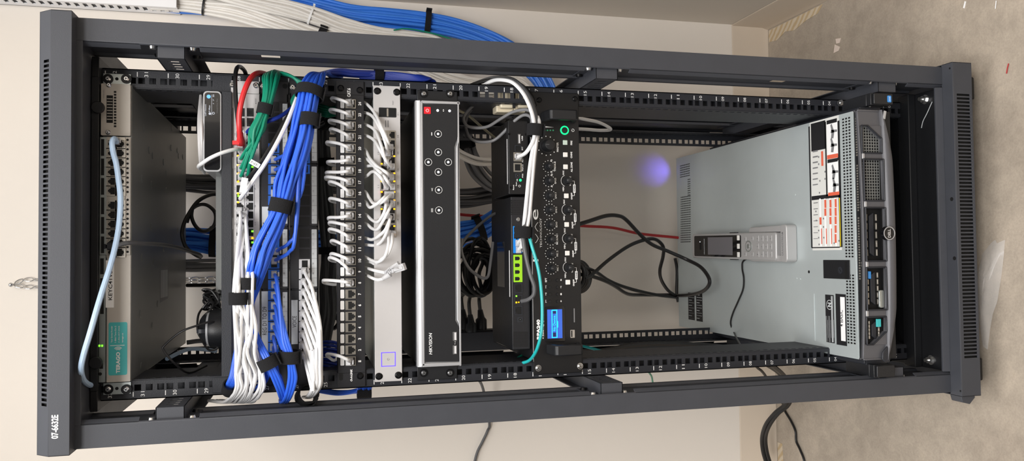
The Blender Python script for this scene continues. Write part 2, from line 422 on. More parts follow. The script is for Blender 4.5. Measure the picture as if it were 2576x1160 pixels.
# posts: channel with front face, bevel, inner side wall with a slot, rear flange
def post(s, front):
    mb = MB(); ysg = 1 if front else -1; y0 = -88 if front else 515
    zb, zt = -16, ZT + 6
    prof = [(300, 0), (268, 0), (266, 2), (272, 2), (298, 2), (298, 96), (300, 96)]
    q = [(s * x, y0 + ysg * y) for x, y in prof]
    mb.prism(q, 'xy', zb, zt)
    segs = [(zb, 60), (139, 606), (683, 1276), (1355, zt)]
    for a, b_ in segs: mb.prism([(s * 268, y0), (s * 266, y0 + ysg * 2), (s * 261.5, y0 + ysg * 9), (s * 263, y0 + ysg * 10), (s * 268, y0 + ysg * 3)], 'xy', a, b_)
    ya, yb = sorted((y0 + ysg * 1.5, y0 + ysg * 84)); holes = []
    if front:
        for px in (680, 1968): c = P(px, 138 if px < 1000 else 200, -45)[2]; holes.append((-46, -22, c - 14, c + 14))
    mb.plate(ya, yb, zb, zt, holes, lambda u, v, w: (s * w, u, v), 272, 273)
    mb.prism([(s * 272, y0 + ysg * 84), (s * 268, y0 + ysg * 87), (s * 268, y0 + ysg * 95), (s * 274, y0 + ysg * 95), (s * 274, y0 + ysg * 84)], 'xy', zb, zt)
    # outer slot lets the daylight of the wall through the inner slot
    return mb.build('post', 'rack_paint', rack, bevel=.6)
def postx(s, front):
    o = post(s, front); return o
for s in (-1, 1):
    for fr in (True, False): post(s, fr)
# mounting rails
def rail(s, front, nums):
    y = 0 if front else 460; mb = MB(); holes = []; zb, zt = -14, ZT - 4
    for u in range(1, 33):
        z0 = zu(u - 1, s) if front else (u - 1) * 44.45; z1 = zu(u, s) if front else u * 44.45
        for f, in ((6.35,), (22.225,), (38.1,)):
            c = z0 + (z1 - z0) * f / 44.45
            holes.append((227.8, 237.2, c - 4.75, c + 4.75))
    mb.plate(222, 250, zb, zt, holes, lambda u, v, w: (s * u, w, v), y, y + 2)
    # notch over every middle hole
    if front:
        sl = []
        for k in range(int((zt - zb) / 14.8)): sl.append((7, 13, zb + k * 14.8 + 3, zb + k * 14.8 + 12))
        mb.plate(2, 112, zb, zt, sl, lambda u, v, w: (s * w, y + u, v), 220.5, 222.5)
        mb.box(s * 248.5, s * 250, y, y + 24, zb, zt)
        for a, b_ in (((zb, zu(16.9)), (zu(18.85), zt)) if s > 0 else ((zb, zt),)):
            mb.box(s * 223, s * 250, y + 22, y + 24, a, b_)
            k = a + 9
            while k < b_ - 12: mb.box(s * 224, s * 249, y + 20.5, y + 22, k, k + 1.2); k += 22.2
    else:
        sl = []
        for k in range(int((zt - zb) / 14.8)): sl.append((-16, -9, zb + k * 14.8 + 3, zb + k * 14.8 + 12))
        mb.plate(-40, 0, zb, zt, sl, lambda u, v, w: (s * w, y + u, v), 248, 250)
    if front:
        mb.m = 1
        for u in range(1, 33):
            z1 = zu(u, s); z0 = zu(u - 1, s); xx = s * 242.2
            mb.box(xx - 3.6, xx + 3.6, -.3, 0, z1 - .9, z1 + .3)
            w = (z1 - z0); mb.text('%02d' % u, xx - 3.8, xx + 3.8, z1 - w * .36, z1 - w * .36 + 5.4, -.1, bold=.0)
    mb.build('mounting_rail', ['rail_paint', 'print_white'], rack)
for s in (-1, 1): rail(s, True, True); rail(s, False, False)
# top cap
mb = MB()
mb.box(-303, 303, -110, -108.4, ZT + 2, ZT + 27)                      # front face
n = 72; hs = []
for k in range(n):
    x = 233 - k * 6.58; hs.append((x - 1.9, x + 1.9, 4, 15.5))
d = Vector((0, 15, 17)).normalized()
mb.plate(-303, 303, 0, 22.7, hs, lambda u, v, w: (u, -110 + d[1] * v + w * d[2], ZT + 27 + d[2] * v - w * d[1]), 0, 1.6)
mb.box(-303, 303, -95, 522, ZT + 43, ZT + 45)                         # top sheet
mb.box(-303, 303, -110, -84, ZT + 1, ZT + 3)
mb.prism([(-88, ZT - 7), (-84, ZT - 7), (-82, ZT + 2), (-88, ZT + 2)], 'yz', -268, 268)
for s in (-1, 1): mb.prism([(-110, ZT + 1), (-110, ZT + 27), (-95, ZT + 44), (520, ZT + 44), (520, ZT + 1)], 'yz', s * 301.5, s * 303)
mb.box(-300, 300, -70, 515, ZT - 1, ZT + 1)
cap = mb.build('top_cap', 'rack_paint', rack, bevel=.5)
mb = MB(); mb.box(-300, 300, -95, -92, ZT + 4, ZT + 40); mb.build('cap_slot_shade', 'cavity', rack)  # near-black sheet standing in for the shade behind the vent slots
mb = MB(); mb.tpx('07-6632E', 129, 147, 1044, 1104, -110.0, bold=.03); mb.build('lettering', 'print_white', cap)
# inner details under the top sheet
for s in (-1, 1): mb = MB(); mb.box(s * 262, s * 222, -20, 470, ZT - 12, ZT - 2); mb.build('top_side_rail', 'inner_black', rack, bevel=1)
mb = MB()
zq = P(247, 600, -22)[2]
for (px, py) in ((246, 270), (240, 913)):
    c = P(px, py, -24); mb.disc((c[0], c[2]), 9, -26, -20)
mb.box(-232, 232, -22, -18, zq, ZT - 2); mb.build('top_cross_member', 'inner_black', rack, bevel=1)
# rear top / bottom beams
mb = MB(); mb.box(-300, 300, 480, 515, ZT - 46, ZT + 2); mb.build('rear_beam', 'inner_black', rack, bevel=1)
mb = MB(); mb.box(-300, 300, 480, 515, -40, 2); mb.build('rear_beam', 'inner_black', rack, bevel=1)
# bottom cap
mb = MB(); hs = []
for k in range(n):
    x = 244 - k * 6.72; hs.append((x - 1.9, x + 1.9, -52, -23))
mb.plate(-304, 304, -57, -16, hs, lambda u, v, w: (u, w, v), -112, -110.4)
mb.box(-304, 304, -112, -86, -16, -14.4)
for s in (-1, 1): mb.box(s * 302.5, s * 304, -112, 520, -57, -14.4)
mb.box(-303, 303, -110, 520, -58.4, -57)
mb.prism([(-88, -14.4), (-84, -14.4), (-80, -2), (-84, -2)], 'yz', -262, 262)
bc = mb.build('bottom_cap', 'rack_paint', rack, bevel=.5)
mb = MB(); mb.box(-300, 300, -106, -103, -55, -17); mb.build('cap_slot_shade', 'cavity', rack)  # same near-black sheet as shade behind the lower slots
mb = MB()
for (px, py, r) in ((2389, 172, 1.9), (2394, 501, 3.6), (2401, 650, 3.6), (2416, 984, 1.9)):
    c = P(px, py, Z=-14.2); mb.cyl((c[0], c[1], -14.5), (c[0], c[1], -14.1), r)
mb.build('bolt_hole', 'cavity', bc)
# base pan, seen dark and glossy
mb = MB(); mb.box(-262, 262, -80, 512, -16, -12); mb.box(-262, 262, -22, 8, -12, 4); mb.box(-262, 262, 60, 110, -12, 20)
pan = mb.build('base_pan', 'inner_black', rack, bevel=1.5)
for (px, py) in ((2324, 250), (2339, 906)):
    c = P(px, py, Z=-8); mb = MB(); mb.cyl((c[0], c[1], -12), (c[0], c[1], -10), 9, n=20); mb.cyl((c[0], c[1], -10), (c[0], c[1], -3), 6.5, n=6); mb.cyl((c[0], c[1], -3), (c[0], c[1], 3), 3.4)
    mb.build('nut', 'steel', rack)
# side brackets (U channels front to back), bolted to the posts
def bracket(s, z0, z1, front=-80, back=480):
    mb = MB(); x0, x1 = 250, 272
    zc = (z0 + z1) / 2; hs = [(front + 18 + k * 16, front + 25 + k * 16, zc - 8, zc + 8) for k in range(5)]
    mb.plate(front, back, z0, z1, hs, lambda u, v, w: (s * w, u, v), x0, x0 + 1.2)
    mb.box(s * x0, s * x1, front, back, z1 - 2, z1); mb.box(s * x0, s * x1, front, back, z0, z0 + 2)
    mb.box(s * (x1 - 2), s * x1, front + 4, back, z1 - 2, z1 + 15); mb.box(s * (x1 - 2), s * x1, front + 4, back, z0 - 15, z0 + 2)
    mb.box(s * x0, s * x1, front, front + 1.5, z0, z1)
    o = mb.build('side_bracket', 'rack_paint', rack, bevel=.5)
    for zz in (z0 - 7.5, z1 + 7.5):
        for yy in (front + 14, front + 62): mb = MB(); mb.cyl((s * (x1 - 2), yy, zz), (s * (x1 - 6), yy, zz), 6, 4.5, 14); mb.build('bolt', 'black_screw' if yy > front + 20 else 'steel', o)
for s in (-1, 1):
    bracket(s, 1296, 1335); bracket(s, 625, 664)
    bracket(s, 80, 119)
# blanking nut-rail above server ear, cable guide at lower left
c = P(2410, 1000, -90); mb = MB(); mb.prism([(-303, -20), (-316, -24), (-320, -40), (-308, -52), (-303, -50)], 'xz', -104, -78); mb.build('corner_clip', 'rack_paint', rack, bevel=1)
# castors
for s in (-1, 1):
    for yy in (-44, 440):
        mb = MB(); mb.cyl((s * 268 - 18, yy, FLOOR + 25), (s * 268 + 22, yy, FLOOR + 25), 24, n=28); mb.m = 1
        mb.box(s * 268 - 22, s * 268 + 26, yy - 22, yy + 22, -63, -58); mb.box(s * 268 - 24, s * 268 - 20, yy - 12, yy + 12, FLOOR + 20, -60); mb.box(s * 268 + 24, s * 268 + 28, yy - 12, yy + 12, FLOOR + 20, -60)
        mb.build('castor', ['inner_black', 'zinc'], rack, bevel=1)
# ================================================================ helpers for gear
def chassis(parent, name, m_, px0, px1, py0, py1, Y, depth, bevel=.8, xr=None):
    x0, x1, z0, z1 = R4(px0, px1, py0, py1, Y)
    if xr: x0, x1 = xr
    mb = MB(); mb.box(x0, x1, Y, Y + depth, z0, z1); return mb.build(name, m_, parent, bevel=bevel)
def jack(parent, px, py, Y, w=11., h=11., up=True, hm='jack_metal', name='port', rim=2.2, t=1.2):
    """RJ45 opening: thin raised rim, dark keyed cavity"""
    x, _, z = P(px, py, Y); mb = MB()
    mb.box(x - w / 2 - rim, x - w / 2, Y - t, Y + .5, z - h / 2 - rim, z + h / 2 + rim); mb.box(x + w / 2, x + w / 2 + rim, Y - t, Y + .5, z - h / 2 - rim, z + h / 2 + rim)
    mb.box(x - w / 2, x + w / 2, Y - t, Y + .5, z - h / 2 - rim, z - h / 2); mb.box(x - w / 2, x + w / 2, Y - t, Y + .5, z + h / 2, z + h / 2 + rim)
    s = 1 if up else -1; mb.m = 1; a, b_ = w / 2, h / 2
    mb.prism([(x - a, z - s * b_), (x + a, z - s * b_), (x + a, z + s * b_ * .35), (x + a * .55, z + s * b_ * .35), (x + a * .55, z + s * b_ * .7), (x + a * .28, z + s * b_ * .7), (x + a * .28, z + s * b_),
              (x - a * .28, z + s * b_), (x - a * .28, z + s * b_ * .7), (x - a * .55, z + s * b_ * .7), (x - a * .55, z + s * b_ * .35), (x - a, z + s * b_ * .35)], 'xz', Y - .25, Y + .2)
    return mb.build(name, [hm, 'cavity'], parent)
def plug(parent, c, d, up=(0, 0, 1), L=20., name='plug', m_='clear_plug'):
    """clear RJ45 plug; c = front tip (mm) in the jack, d = direction pointing away from the jack"""
    c, d, up = Vector(c), Vector(d).normalized(), Vector(up); up = (up - d * up.dot(d)).normalized(); w = d.cross(up)
    R = Matrix((w, d, up)).transposed(); mb = MB()
    mb.obox(c + d * L * .35, (5.6, L * .35, 4.0), R); mb.obox(c + d * (L * .82), (4.2, L * .16, 3.8), R)
    mb.obox(c + d * (L * .42) + up * 5.6, (2.6, L * .34, .7), R @ Matrix.Rotation(math.radians(8), 3, 'X'))
    mb.obox(c + d * (L * .74) + up * 6.8, (3.6, L * .05, 1.2), R)
    return mb.build(name, m_, parent, bevel=.5)
def led(parent, px, py, Y, w=2.4, h=2.4, m_='led_amber', name='status_light'):
    x, _, z = P(px, py, Y); mb = MB(); mb.box(x - w / 2, x + w / 2, Y - .5, Y, z - h / 2, z + h / 2); return mb.build(name, m_, parent)
def base_of(px0, px1, py0, py1, Y, depth):
    x0, x1, z0, z1 = R4(px0, px1, py0, py1, Y); return ((x0 + x1) / 2, Y + depth / 2, z0)

# ================================================================ top unit: metro switch
sw = thing('network_switch', 'beige-faced rack switch at the very top with a teal sticker and KEYC41VS01 tape', 'switch', base_of(255, 330, 211, 962, -6, 500))
x0, x1, z0, z1 = R4(256, 330, 211, 962, -8); SWZ0 = z0
mb = MB(); mb.box(x0, x1, -4, 540, z0, z1); chs = mb.build('chassis', 'dark_chassis', sw, bevel=.6)
mb = MB()
for (px, py) in ((375, 378), (384, 392), (430, 372), (446, 378), (411, 408), (357, 450), (381, 465), (449, 392), (460, 395), (418, 480), (380, 570), (447, 580), (357, 648), (386, 660), (412, 625), (353, 790), (383, 820), (355, 922), (396, 765), (418, 436), (362, 322), (432, 322)):
    c = P(px, py, Z=z0); mb = MB(); mb.cyl((c[0], c[1], z0 - 1.1), (c[0], c[1], z0 + .2), 5.2, 7, 14); mb.build('dimple', 'dark_chassis', chs)
mb = MB()
c = P(413, 712, Z=z0); mb.prism([(c[0] - 34, c[1] - 42), (c[0] + 30, c[1] - 42), (c[0] + 30, c[1] + 40), (c[0] - 30, c[1] + 40)], 'xy', z0 - .3, z0)
mb.m = 1
for k in range(9): mb.box(c[0] - 26, c[0] + 24, c[1] - 34 + k * 8, c[1] - 31 + k * 8, z0 - .45, z0 - .3)
mb.build('rating_label', ['print_grey', 'label_grey'], chs)
# face
mb = MB(); mb.rpx(269, 328, 642, 961, -8, 4, .8); fp = mb.build('faceplate', 'beige_face', sw)
mb = MB(); mb.bpx(251, 268, 345, 641, -9, 5)
mb.m = 1
for k in range(6): mb.bpx(254, 262, 350 + k * 49, 392 + k * 49, -9.2, .4)
mb.build('air_grille', ['zinc', 'cavity'], sw)
mb = MB(); mb.bpx(249, 265, 642, 962, -9, 5); mb.m = 1
for k in range(3): mb.bpx(252, 261, 650 + k * 50, 690 + k * 50, -9.2, .4)
mb.bpx(250, 259, 914, 928, -9.3, .4); x, _, z = P(252, 941, -9); mb.disc((x, z), 2.4, -9.4, -9)
mb.build('status_strip', ['zinc', 'cavity'], sw)
for (px, py) in ((250, 870), (257, 870), (250, 906)): led(sw, px, py, -9.2, 2.6, 2, 'led_green')
mb = MB(); mb.bpx(268, 314, 345, 641, -8, 4); mb.build('port_block', 'jack_metal', sw)
for bank in (0, 1):
    for k in range(6):
        y = 362 + k * 23.6 + bank * 155
        if y > 640: continue
        jack(sw, 281, y, -9, 11, 10, True, 'jack_metal'); jack(sw, 303, y, -9, 11, 10, False, 'jack_metal')
mb = MB(); mb.bpx(315, 328, 345, 641, -8, 4); mb.m = 1
for k in range(24):
    y = 352 + k * 11.9 + (8 if k > 11 else 0)
    x, _, z = P(321, y, -8); mb.disc((x, z), 1.7, -8.3, -8)
mb.build('light_strip', ['beige_face', 'cavity'], sw)
# power module
mb = MB(); mb.rpx(254, 328, 211, 341, -10, 6, 1.5)
mb.m = 1; mb.bpx(268, 284, 240, 309, -10.3, .4)
for k in range(13): mb.bpx(286.5, 292.5, 229 + k * 7.2, 233.5 + k * 7.2, -10.3, .4)
mb.m = 0
for k in range(8): mb.bpx(269, 283, 247.4 + k * 7.4, 249.2 + k * 7.4, -10.8, .5)
pm = mb.build('power_module', ['beige_face', 'cavity'], sw)
for (px, py) in ((274, 214), (272, 333)):
    x, _, z = P(px, py, -10); screw(pm, (x, z), -10, 3.6, 'steel', 'thumb_screw')
mb = MB(); mb.tpx('POWER SUPPLY', 259.5, 262.5, 225, 247, -10); mb.build('lettering', 'print_grey', pm)
mb = MB(); mb.bpx(266, 286.5, 655, 774, -8.4, .4); mb.m = 1; mb.tpx('KEYC41VS01', 273, 287.5 - 5, 668, 755, -8.4, bold=.01)
mb.build('tape_label', ['label_white', 'print_black'], sw)
mb = MB(); mb.rpx(273, 320, 811, 944, -8.4, .4, 2.5); mb.m = 1
mb.tpx('TERAGO', 292, 302, 886, 939, -8.5, bold=.04); mb.bpx(277, 278.2 + 35, 868.5, 870, -8.7, .2)
for k, r in enumerate((2.4, 4.2, 6.)):
    x, _, z = P(297, 884, -8.5); mb.ring((x, z), r, r + .9, -8.75, -8.4, 10, -50, 50)
for k, st in enumerate(('Your Service Provider', '1-866-Tera-Go-2', '(1-866-837-2462)', 'terago.ca')):
    mb.tpx(st, 279 + k * 9.3, 283 + k * 9.3, 820 if k < 3 else 838, 862, -8.5, bold=.01)
mb.build('sticker', ['teal_sticker', 'print_white'], sw)
for (py0, py1, s) in ((186, 211, 1), (963, 992, -1)):
    mb = MB(); mb.bpx(260, 329, py0, py1, -3, 3); x, _, z = P(294, (py0 + py1) / 2, -3); mb.m = 1; mb.disc((x, z), 2.4, -3.3, -3)
    e = mb.build('mounting_ear', ['zinc', 'cavity'], sw)
    for px in (272, 318):
        x, _, z = P(px, (py0 + py1) / 2 + (0 if s > 0 else 2), -3); mb = MB(); mb.disc((x, z), 7.4, -4.2, -3); mb.build('washer', 'black_screw', e); screw(e, (x, z), -4.2, 4.4, 'steel')

# ================================================================ shelf with mouse and cloud controller
x0, x1, z0, z1 = R4(557, 583, 196, 965, -12)
sh = thing('rack_shelf', 'black metal cantilever shelf under the small controller, above the white 48-port switch', 'shelf', ((x0 + x1) / 2, 150, z0))
SHZ = z0 + 3
mb = MB(); mb.box(-221, 219, -12, -10, z0, z1); mb.box(-221, 219, -10, 300, z0, z0 + 2)
for xx in (-221, 217.4): mb.box(xx, xx + 1.6, -10, 300, z0, z1 + 18)
for s in (-1, 1): mb.box(s * 219, s * 246, -3, -1, z0, z1 + 14)
mb.build('tray', 'rail_paint', sh, bevel=.6)
mb = MB(); mb.bpx(543, 557, 440, 757, 60, 120); bx = mb.build('metal_box', 'dark_chassis'); tag(bx, 'flat grey metal box lying on the shelf behind the controller', 'box')
# cloud controller
x0, x1, z0, z1 = R4(511, 557, 229, 432, -14)
ck = thing('network_controller', 'small silver controller with a lit status screen standing on the black shelf', 'controller', ((x0 + x1) / 2, 60, z0))
mb = MB(); mb.prism(rrect(x0, x1, z0, z1, 6, 6), 'xz', -14, 118); mb.build('housing', 'light_metal', ck, bevel=.6)
mb = MB(); mb.prism(rrect(x0 + 2.4, x1 - 2.4, z0 + 2, z1 - 2, 5, 6), 'xz', -14.8, -14); fpn = mb.build('front_glass', 'gloss_black', ck)
mb = MB(); mb.tpx('UniFi Network', 515, 519, 262, 292, -14.8, bold=.01); mb.tpx('0 Mbps', 525, 529.5, 265, 282, -14.8, bold=.02); mb.bpx(532, 532.8, 238, 290, -15, .3)
mb.tpx('? 7', 535.5, 538.5, 249, 262, -14.8); mb.tpx('53', 535, 539, 238, 244, -14.8, bold=.03); x, _, z = P(528, 286, -15); mb.disc((x, z), 1.9, -15.1, -14.8); x, _, z = P(537, 285, -15); mb.ring((x, z), 1.2, 1.9, -15.1, -14.8)
sc = mb.build('screen_text', 'oled_white', ck)
mb = MB(); x, _, z = P(525, 243, -15); mb.disc((x, z), 2.9, -15.1, -14.8); mb.build('status_light', 'oled_blue', ck)
mb = MB(); mb.tpx('Cloud Key Plus', 545, 548, 248, 285, -14.8); mb.build('lettering', 'print_grey', ck)
# loop of flat grey-white lead around the controller
cl = []
for k in range(4):
    o = cable('controller_lead', 'grey-white lead looped around the left end of the controller', [(505 + k * 2.2, 240 + k * 3, 20 + k * 3), (500 + k * 2.4, 300, -2 - k * 3), (501 + k * 2.4, 360, -6 - k * 2), (505 + k * 1.8, 415 - k * 2, 8), (514, 436 - k * 2, 40)], 2.3, 'silver_paint', 'leads looped at the controller', n=8)
# mouse
cx, _, cz = P(532, 826, 50); MZ = SHZ + 13
ms = thing('computer_mouse', 'black computer mouse with a silver side stripe lying on cords on the shelf', 'mouse', (cx, 50, MZ))
def mousebody(name, m_, sc, zlo, zhi):
    mb = MB(); vs = []; n = 28; L = 12; z0_, z1_ = MZ, MZ + 40
    for j in range(L + 1):
        t = j / L; zz = zlo + (zhi - zlo) * t; w_ = (1 - ((zz) ** 3.2)) ** .5 if zz < 1 else 0
        for k in range(n):
            a = 2 * math.pi * k / n; vs.append((cx + 31 * sc * w_ * math.cos(a), 50 + 54 * sc * w_ * math.sin(a), z0_ + 40 * zz))
    fs = [(j * n + k, j * n + (k + 1) % n, (j + 1) * n + (k + 1) % n, (j + 1) * n + k) for j in range(L) for k in range(n)] + [tuple(range(n)), tuple(range(L * n, (L + 1) * n))]
    mb.add(vs, fs); return mb.build(name, m_, ms, smooth=60)
mousebody('shell', 'black_plastic', 1., 0, .995); mousebody('side_stripe', 'light_metal', 1.012, .52, .6)
mb = MB(); mb.cyl((cx - 3, 50 - 44, MZ + 30), (cx + 3, 50 - 44, MZ + 30), 7, n=18); mb.build('scroll_wheel', 'rail_paint', ms)
cable('mouse_cord', 'cord', [P(538, 790, 95), P(520, 770, 80), P(500, 790, 40), P(497, 830, 20), P(505, 850, 20), P(525, 880, 30), P(548, 875, 30), P(556, 850, 30), P(550, 818, 10), P(530, 810, 0), P(500, 818, -5), P(455, 835, -5), P(415, 868, 5), P(412, 882, 8), P(440, 915, 15), P(475, 938, 40), P(520, 920, 80)], 1.7, 'black_cable', parent=ms, mm=True)
cable('usb_cable', 'black lead pinned flat under the computer mouse', [(cx - 28, 20, SHZ + 5), (cx - 10, 50, SHZ + 8.5), (cx + 10, 60, SHZ + 8.5), (cx + 30, 90, SHZ + 5)], 4.6, 'black_cable', mm=True)
# knotted hank of black lead
rnd = random.Random(3); q = []
c0 = P(545, 752, 60)
for k in range(46):
    a = k * 1.1; r = 20 * (.45 + .55 * rnd.random()); q.append((c0[0] + r * math.cos(a) * .9 + rnd.uniform(-4, 4), 60 + rnd.uniform(-14, 14), max(SHZ + 2.5, c0[2] + 6 + r * .8 * math.sin(a * 1.3))))
hk = cable('cable_hank', 'tight knotted hank of thin black lead beside the mouse on the shelf', q + [P(536, 765, 40), P(520, 790, 30), P(512, 812, 30)], 1.8, 'black_cable', mm=True, seg=5)
for k, (a, b_) in enumerate((((527, 772), (500, 800)), ((545, 775), (531, 812)), ((556, 768), (560, 790)))): pass

# ================================================================ 48-port white switch
def ears_screws(o, lst, Y=-4, m_='steel', r=4.6):
    for (px, py) in lst:
        x, _, z = P(px, py, Y); screw(o, (x, z), Y, r, m_)
s48 = thing('network_switch', 'white 48-port switch between the shelf and the REG D1 TO D9 panel', 'switch', base_of(581, 653, 234, 955, -5, 280))
mb = MB(); x0, x1, z0, z1 = R4(580, 654, 236, 952, -5); mb.box(-221, 219, -3, 285, z0, z1); mb.build('chassis', 'zinc', s48, bevel=.6)
mb = MB(); mb.rpx(580, 653, 236, 940, -6, 3, .8); f48 = mb.build('faceplate', 'silver_paint', s48, bevel=.4)
for (a, b_) in ((204, 235), (941, 968)):
    mb = MB(); mb.rpx(581, 652, a, b_, -4, 3, 1); e = mb.build('mounting_ear', 'silver_paint', s48, bevel=.4)
    ears_screws(e, [(584, a + 9 if a < 500 else 955), (644, a + 11 if a < 500 else 955)], -4)
mb = MB(); mb.m = 0
for k in range(4): mb.bpx(585, 587, 271 + k * 153, 395 + (k) * 153 if k < 3 else 889, -6.4, .5)
mb.m = 1
for k in range(2): mb.bpx(646, 648.5, 271 + k * 80, 314 + k * 60, -6.4, .5)
mb.tpx('RESET', 641.5, 645, 247, 257, -6); x, _, z = P(643.5, 260, -6); mb.disc((x, z), .9, -6.3, -6)
mb.build('vent_line', ['print_grey', 'print_grey'], s48)
for k in range(2):
    for j, px in enumerate((606, 629)):
        mb = MB(); mb.bpx(px - 8, px + 9, 272 + k * 25, 293 + k * 25, -6.5, .7); mb.m = 1; mb.bpx(px - 4, px + 5, 278 + k * 25, 288 + k * 25, -6.8, .4)
        mb.build('sfp_cage', ['inner_black', 'cavity'], s48)
ys48 = []
for b in range(4):
    for k in range(6): ys48.append(338 + b * 137 + k * 22)
for i, y in enumerate(ys48):
    if y > 880: continue
    jack(s48, 604, y, -6, 11, 10.5, False, 'jack_white', rim=1); jack(s48, 628.5, y, -6, 11, 10.5, True, 'jack_white', rim=1)
for (px, py, m_) in ((599, 392, 'led_amber'), (599, 416, 'led_amber'), (599, 437, 'led_amber'), (599, 457, 'led_amber'), (599, 487, 'led_amber'), (600, 493, 'led_green'), (599, 509, 'led_amber'), (635, 582, 'led_green'), (635, 599, 'led_amber'), (635, 610, 'led_green'), (635, 626, 'led_amber'), (635, 633, 'led_green'), (635, 373, 'led_green'), (629, 396, 'led_green'), (635, 420, 'led_green')):
    led(s48, px, py, -7, 2.6, 3, m_)
mb = MB()
for i, y in enumerate(ys48[::2]):
    mb.tpx(str(2 * i + 25), 590, 594, y - 3, y + 3, -6); mb.tpx(str(2 * i + 1), 640, 644, y - 3, y + 3, -6)
mb.build('lettering', 'print_grey', s48)

# ================================================================ two angled-label patch panels
def ppanel(px0, px1, label, pxj, pxl, pxw, Y=-4, jm='jack_blue', used=None, tapes=(), top=204, bot=968):
    o = thing('patch_bay', label, 'patch panel', base_of(px0, px1, top, bot, Y, 10))
    x0, x1, z0, z1 = R4(px0, px1, top, bot, Y); hs = []
    mb = MB(); mb.box(x0, x1, Y, Y + 2.5, z0, z1); mb.box(x0 + 20, x1 - 20, Y, Y + 16, z1 - 3, z1 - .5); mb.box(x0 + 20, x1 - 20, Y, Y + 16, z0 + .5, z0 + 3)
    mb.build('plate', 'panel_black', o, bevel=.5)
    for b in range(4):
        mb = MB(); y0, y1 = 256 + b * 158, 256 + b * 158 + 154
        a = min(y1, bot - 40); mb.bpx(px0 + 2, px1 - 2, y0, a, Y - 2.2, 2.4); m_ = mb.build('jack_module', 'panel_black', o, bevel=.5)
        mb = MB(); mb.rpx(pxw[0], pxw[1], y0 + 5, a - 5, Y - 2.6, .5, .8); mb.m = 1
        for k in range(6):
            yy = y0 + 7 + k * 24.6
            if yy < a - 14: mb.tpx(str(24 - b * 6 - k), pxw[0] + 2, pxw[0] + 5.5, yy + 8, yy + 13, Y - 2.6); mb.bpx(pxw[0], pxw[1], yy + 22, yy + 22.6, Y - 2.75, .2)
        mb.build('label_strip', ['label_grey', 'print_grey'], m_)
    for i in range(24):
        py = 269 + i * 26.2; 
        if i >= 12: py += 2
        if py > bot - 55: continue
        filled = used(i)
        if filled:
            x, _, z = P(pxj, py, Y); mb = MB(); mb.box(x - 7.4, x + 7.4, Y - 4, Y - 1, z - 8.4, z + 8.4); mb.m = 1; mb.box(x - 5.6, x + 5.6, Y - 4.2, Y - 3.9, z - 5, z + 4)
            mb.build('jack', [filled, 'cavity'], o, bevel=.6)
        else:
            mb = MB(); x, _, z = P(pxj, py, Y); mb.box(x - 7, x + 7, Y - 2.5, Y - 2, z - 8, z + 8); mb.build('empty_bay', 'cavity', o)
    for (st, a, b_, c, d, e, f) in tapes:
        mb = MB(); mb.bpx(a, b_, c, d, Y - 2.6, .4); mb.m = 1
        if st: mb.tpx(st, a + 2.6, b_ - 3, e, f, Y - 2.6)
        mb.build('tape_label', ['label_grey', 'print_black'], o)
    return o
pA = ppanel(656, 727, 'black patch panel with blue jacks and a REG D1 TO D9 tape label', 689, 0, (711, 723), used=lambda i: 'jack_blue' if i >= 4 and True else None,
            tapes=(('REG D1 TO D9', 658, 674, 733, 886, 772, 843), ('D9 TO D15', 659, 675, 520, 672, 559, 625)))
ears_screws(pA, [(662, 216), (662, 950)], -4); mb = MB()
x, _, z = P(717, 217, -4); mb.disc((x, z), 4, -4.4, -4); mb.build('ear_hole', 'cavity', pA)
pB = ppanel(729, 801, 'black patch panel with white jacks and a VOICE tape label', 766, 0, (784, 797), used=lambda i: 'jack_white' if i >= 15 else ('jack_blue' if i in (5, 6) else None),
            tapes=(('VOICE', 733, 749, 755, 866, 795, 824),))
ears_screws(pB, [(736, 219), (736, 955)], -4)
mb = MB()
for (a, b_) in ((812, 812),):
    for k in range(1): mb.tpx('25', a + 3, a + 10, 214, 222, -.4)
# ================================================================ CAT.6 panel
pC = thing('patch_bay', 'flat black CAT.6 patch panel with numbered jacks 1 to 24 feeding short white cords', 'patch panel', base_of(847, 917, 205, 972, -4, 30))
x0, x1, z0, z1 = R4(847, 917, 204, 974, -4)
mb = MB(); mb.prism([(-4, z0), (-4, z1 - 1.5), (-2.5, z1), (10, z1), (10, z1 - 1.5), (-1.5, z1 - 2), (-1.5, z0)], 'yz', x0 + 22, x1 - 22)
mb.box(x0, x0 + 23, -4, -1.5, z0, z1); mb.box(x1 - 23, x1, -4, -1.5, z0, z1)
plC = mb.build('plate', 'panel_black', pC, bevel=.3)
def jy(n): return 261 + (24 - n) * 28.17
mb = MB(); mw = MB()
for n_ in range(24, 0, -1):
    y = jy(n_); mb.tpx(str(n_), 901, 908.5, y - (4.4 if n_ > 9 else 2.2), y + (4.4 if n_ > 9 else 2.2), -4, bold=.04)
    j = MB(); j.bpx(869, 895, y - 11.5, y + 11.5, -6, 2.5)
    x, _, z = P(884, y, -6); j.m = 1
    if n_ in (7, 6, 5, 4, 3, 2): j.prism([(x - 6, z + 5), (x + 6, z + 5), (x + 6, z - 1), (x + 3.6, z - 1), (x + 3.6, z - 4), (x + 1.6, z - 4), (x + 1.6, z - 6), (x - 1.6, z - 6), (x - 1.6, z - 4), (x - 3.6, z - 4), (x - 3.6, z - 1), (x - 6, z - 1)], 'xz', -6.3, -6)
    else: j.box(x - 6, x + 6, -6.3, -6, z - 5.5, z + 5)
    j.build('jack', ['jack_metal', 'cavity'], pC, bevel=.3)
    w = MB(); w.rpx(856.3, 866, y - 11, y + 11, -4.5, .5, 1.3); w.build('number_window', 'label_white', pC)
mb.tpx('CAT.6', 873, 882, 222, 244, -4, bold=.05); mb.tpx('O-A-LINK', 881, 886.5, 929, 960, -4, bold=.06, shear=.2)
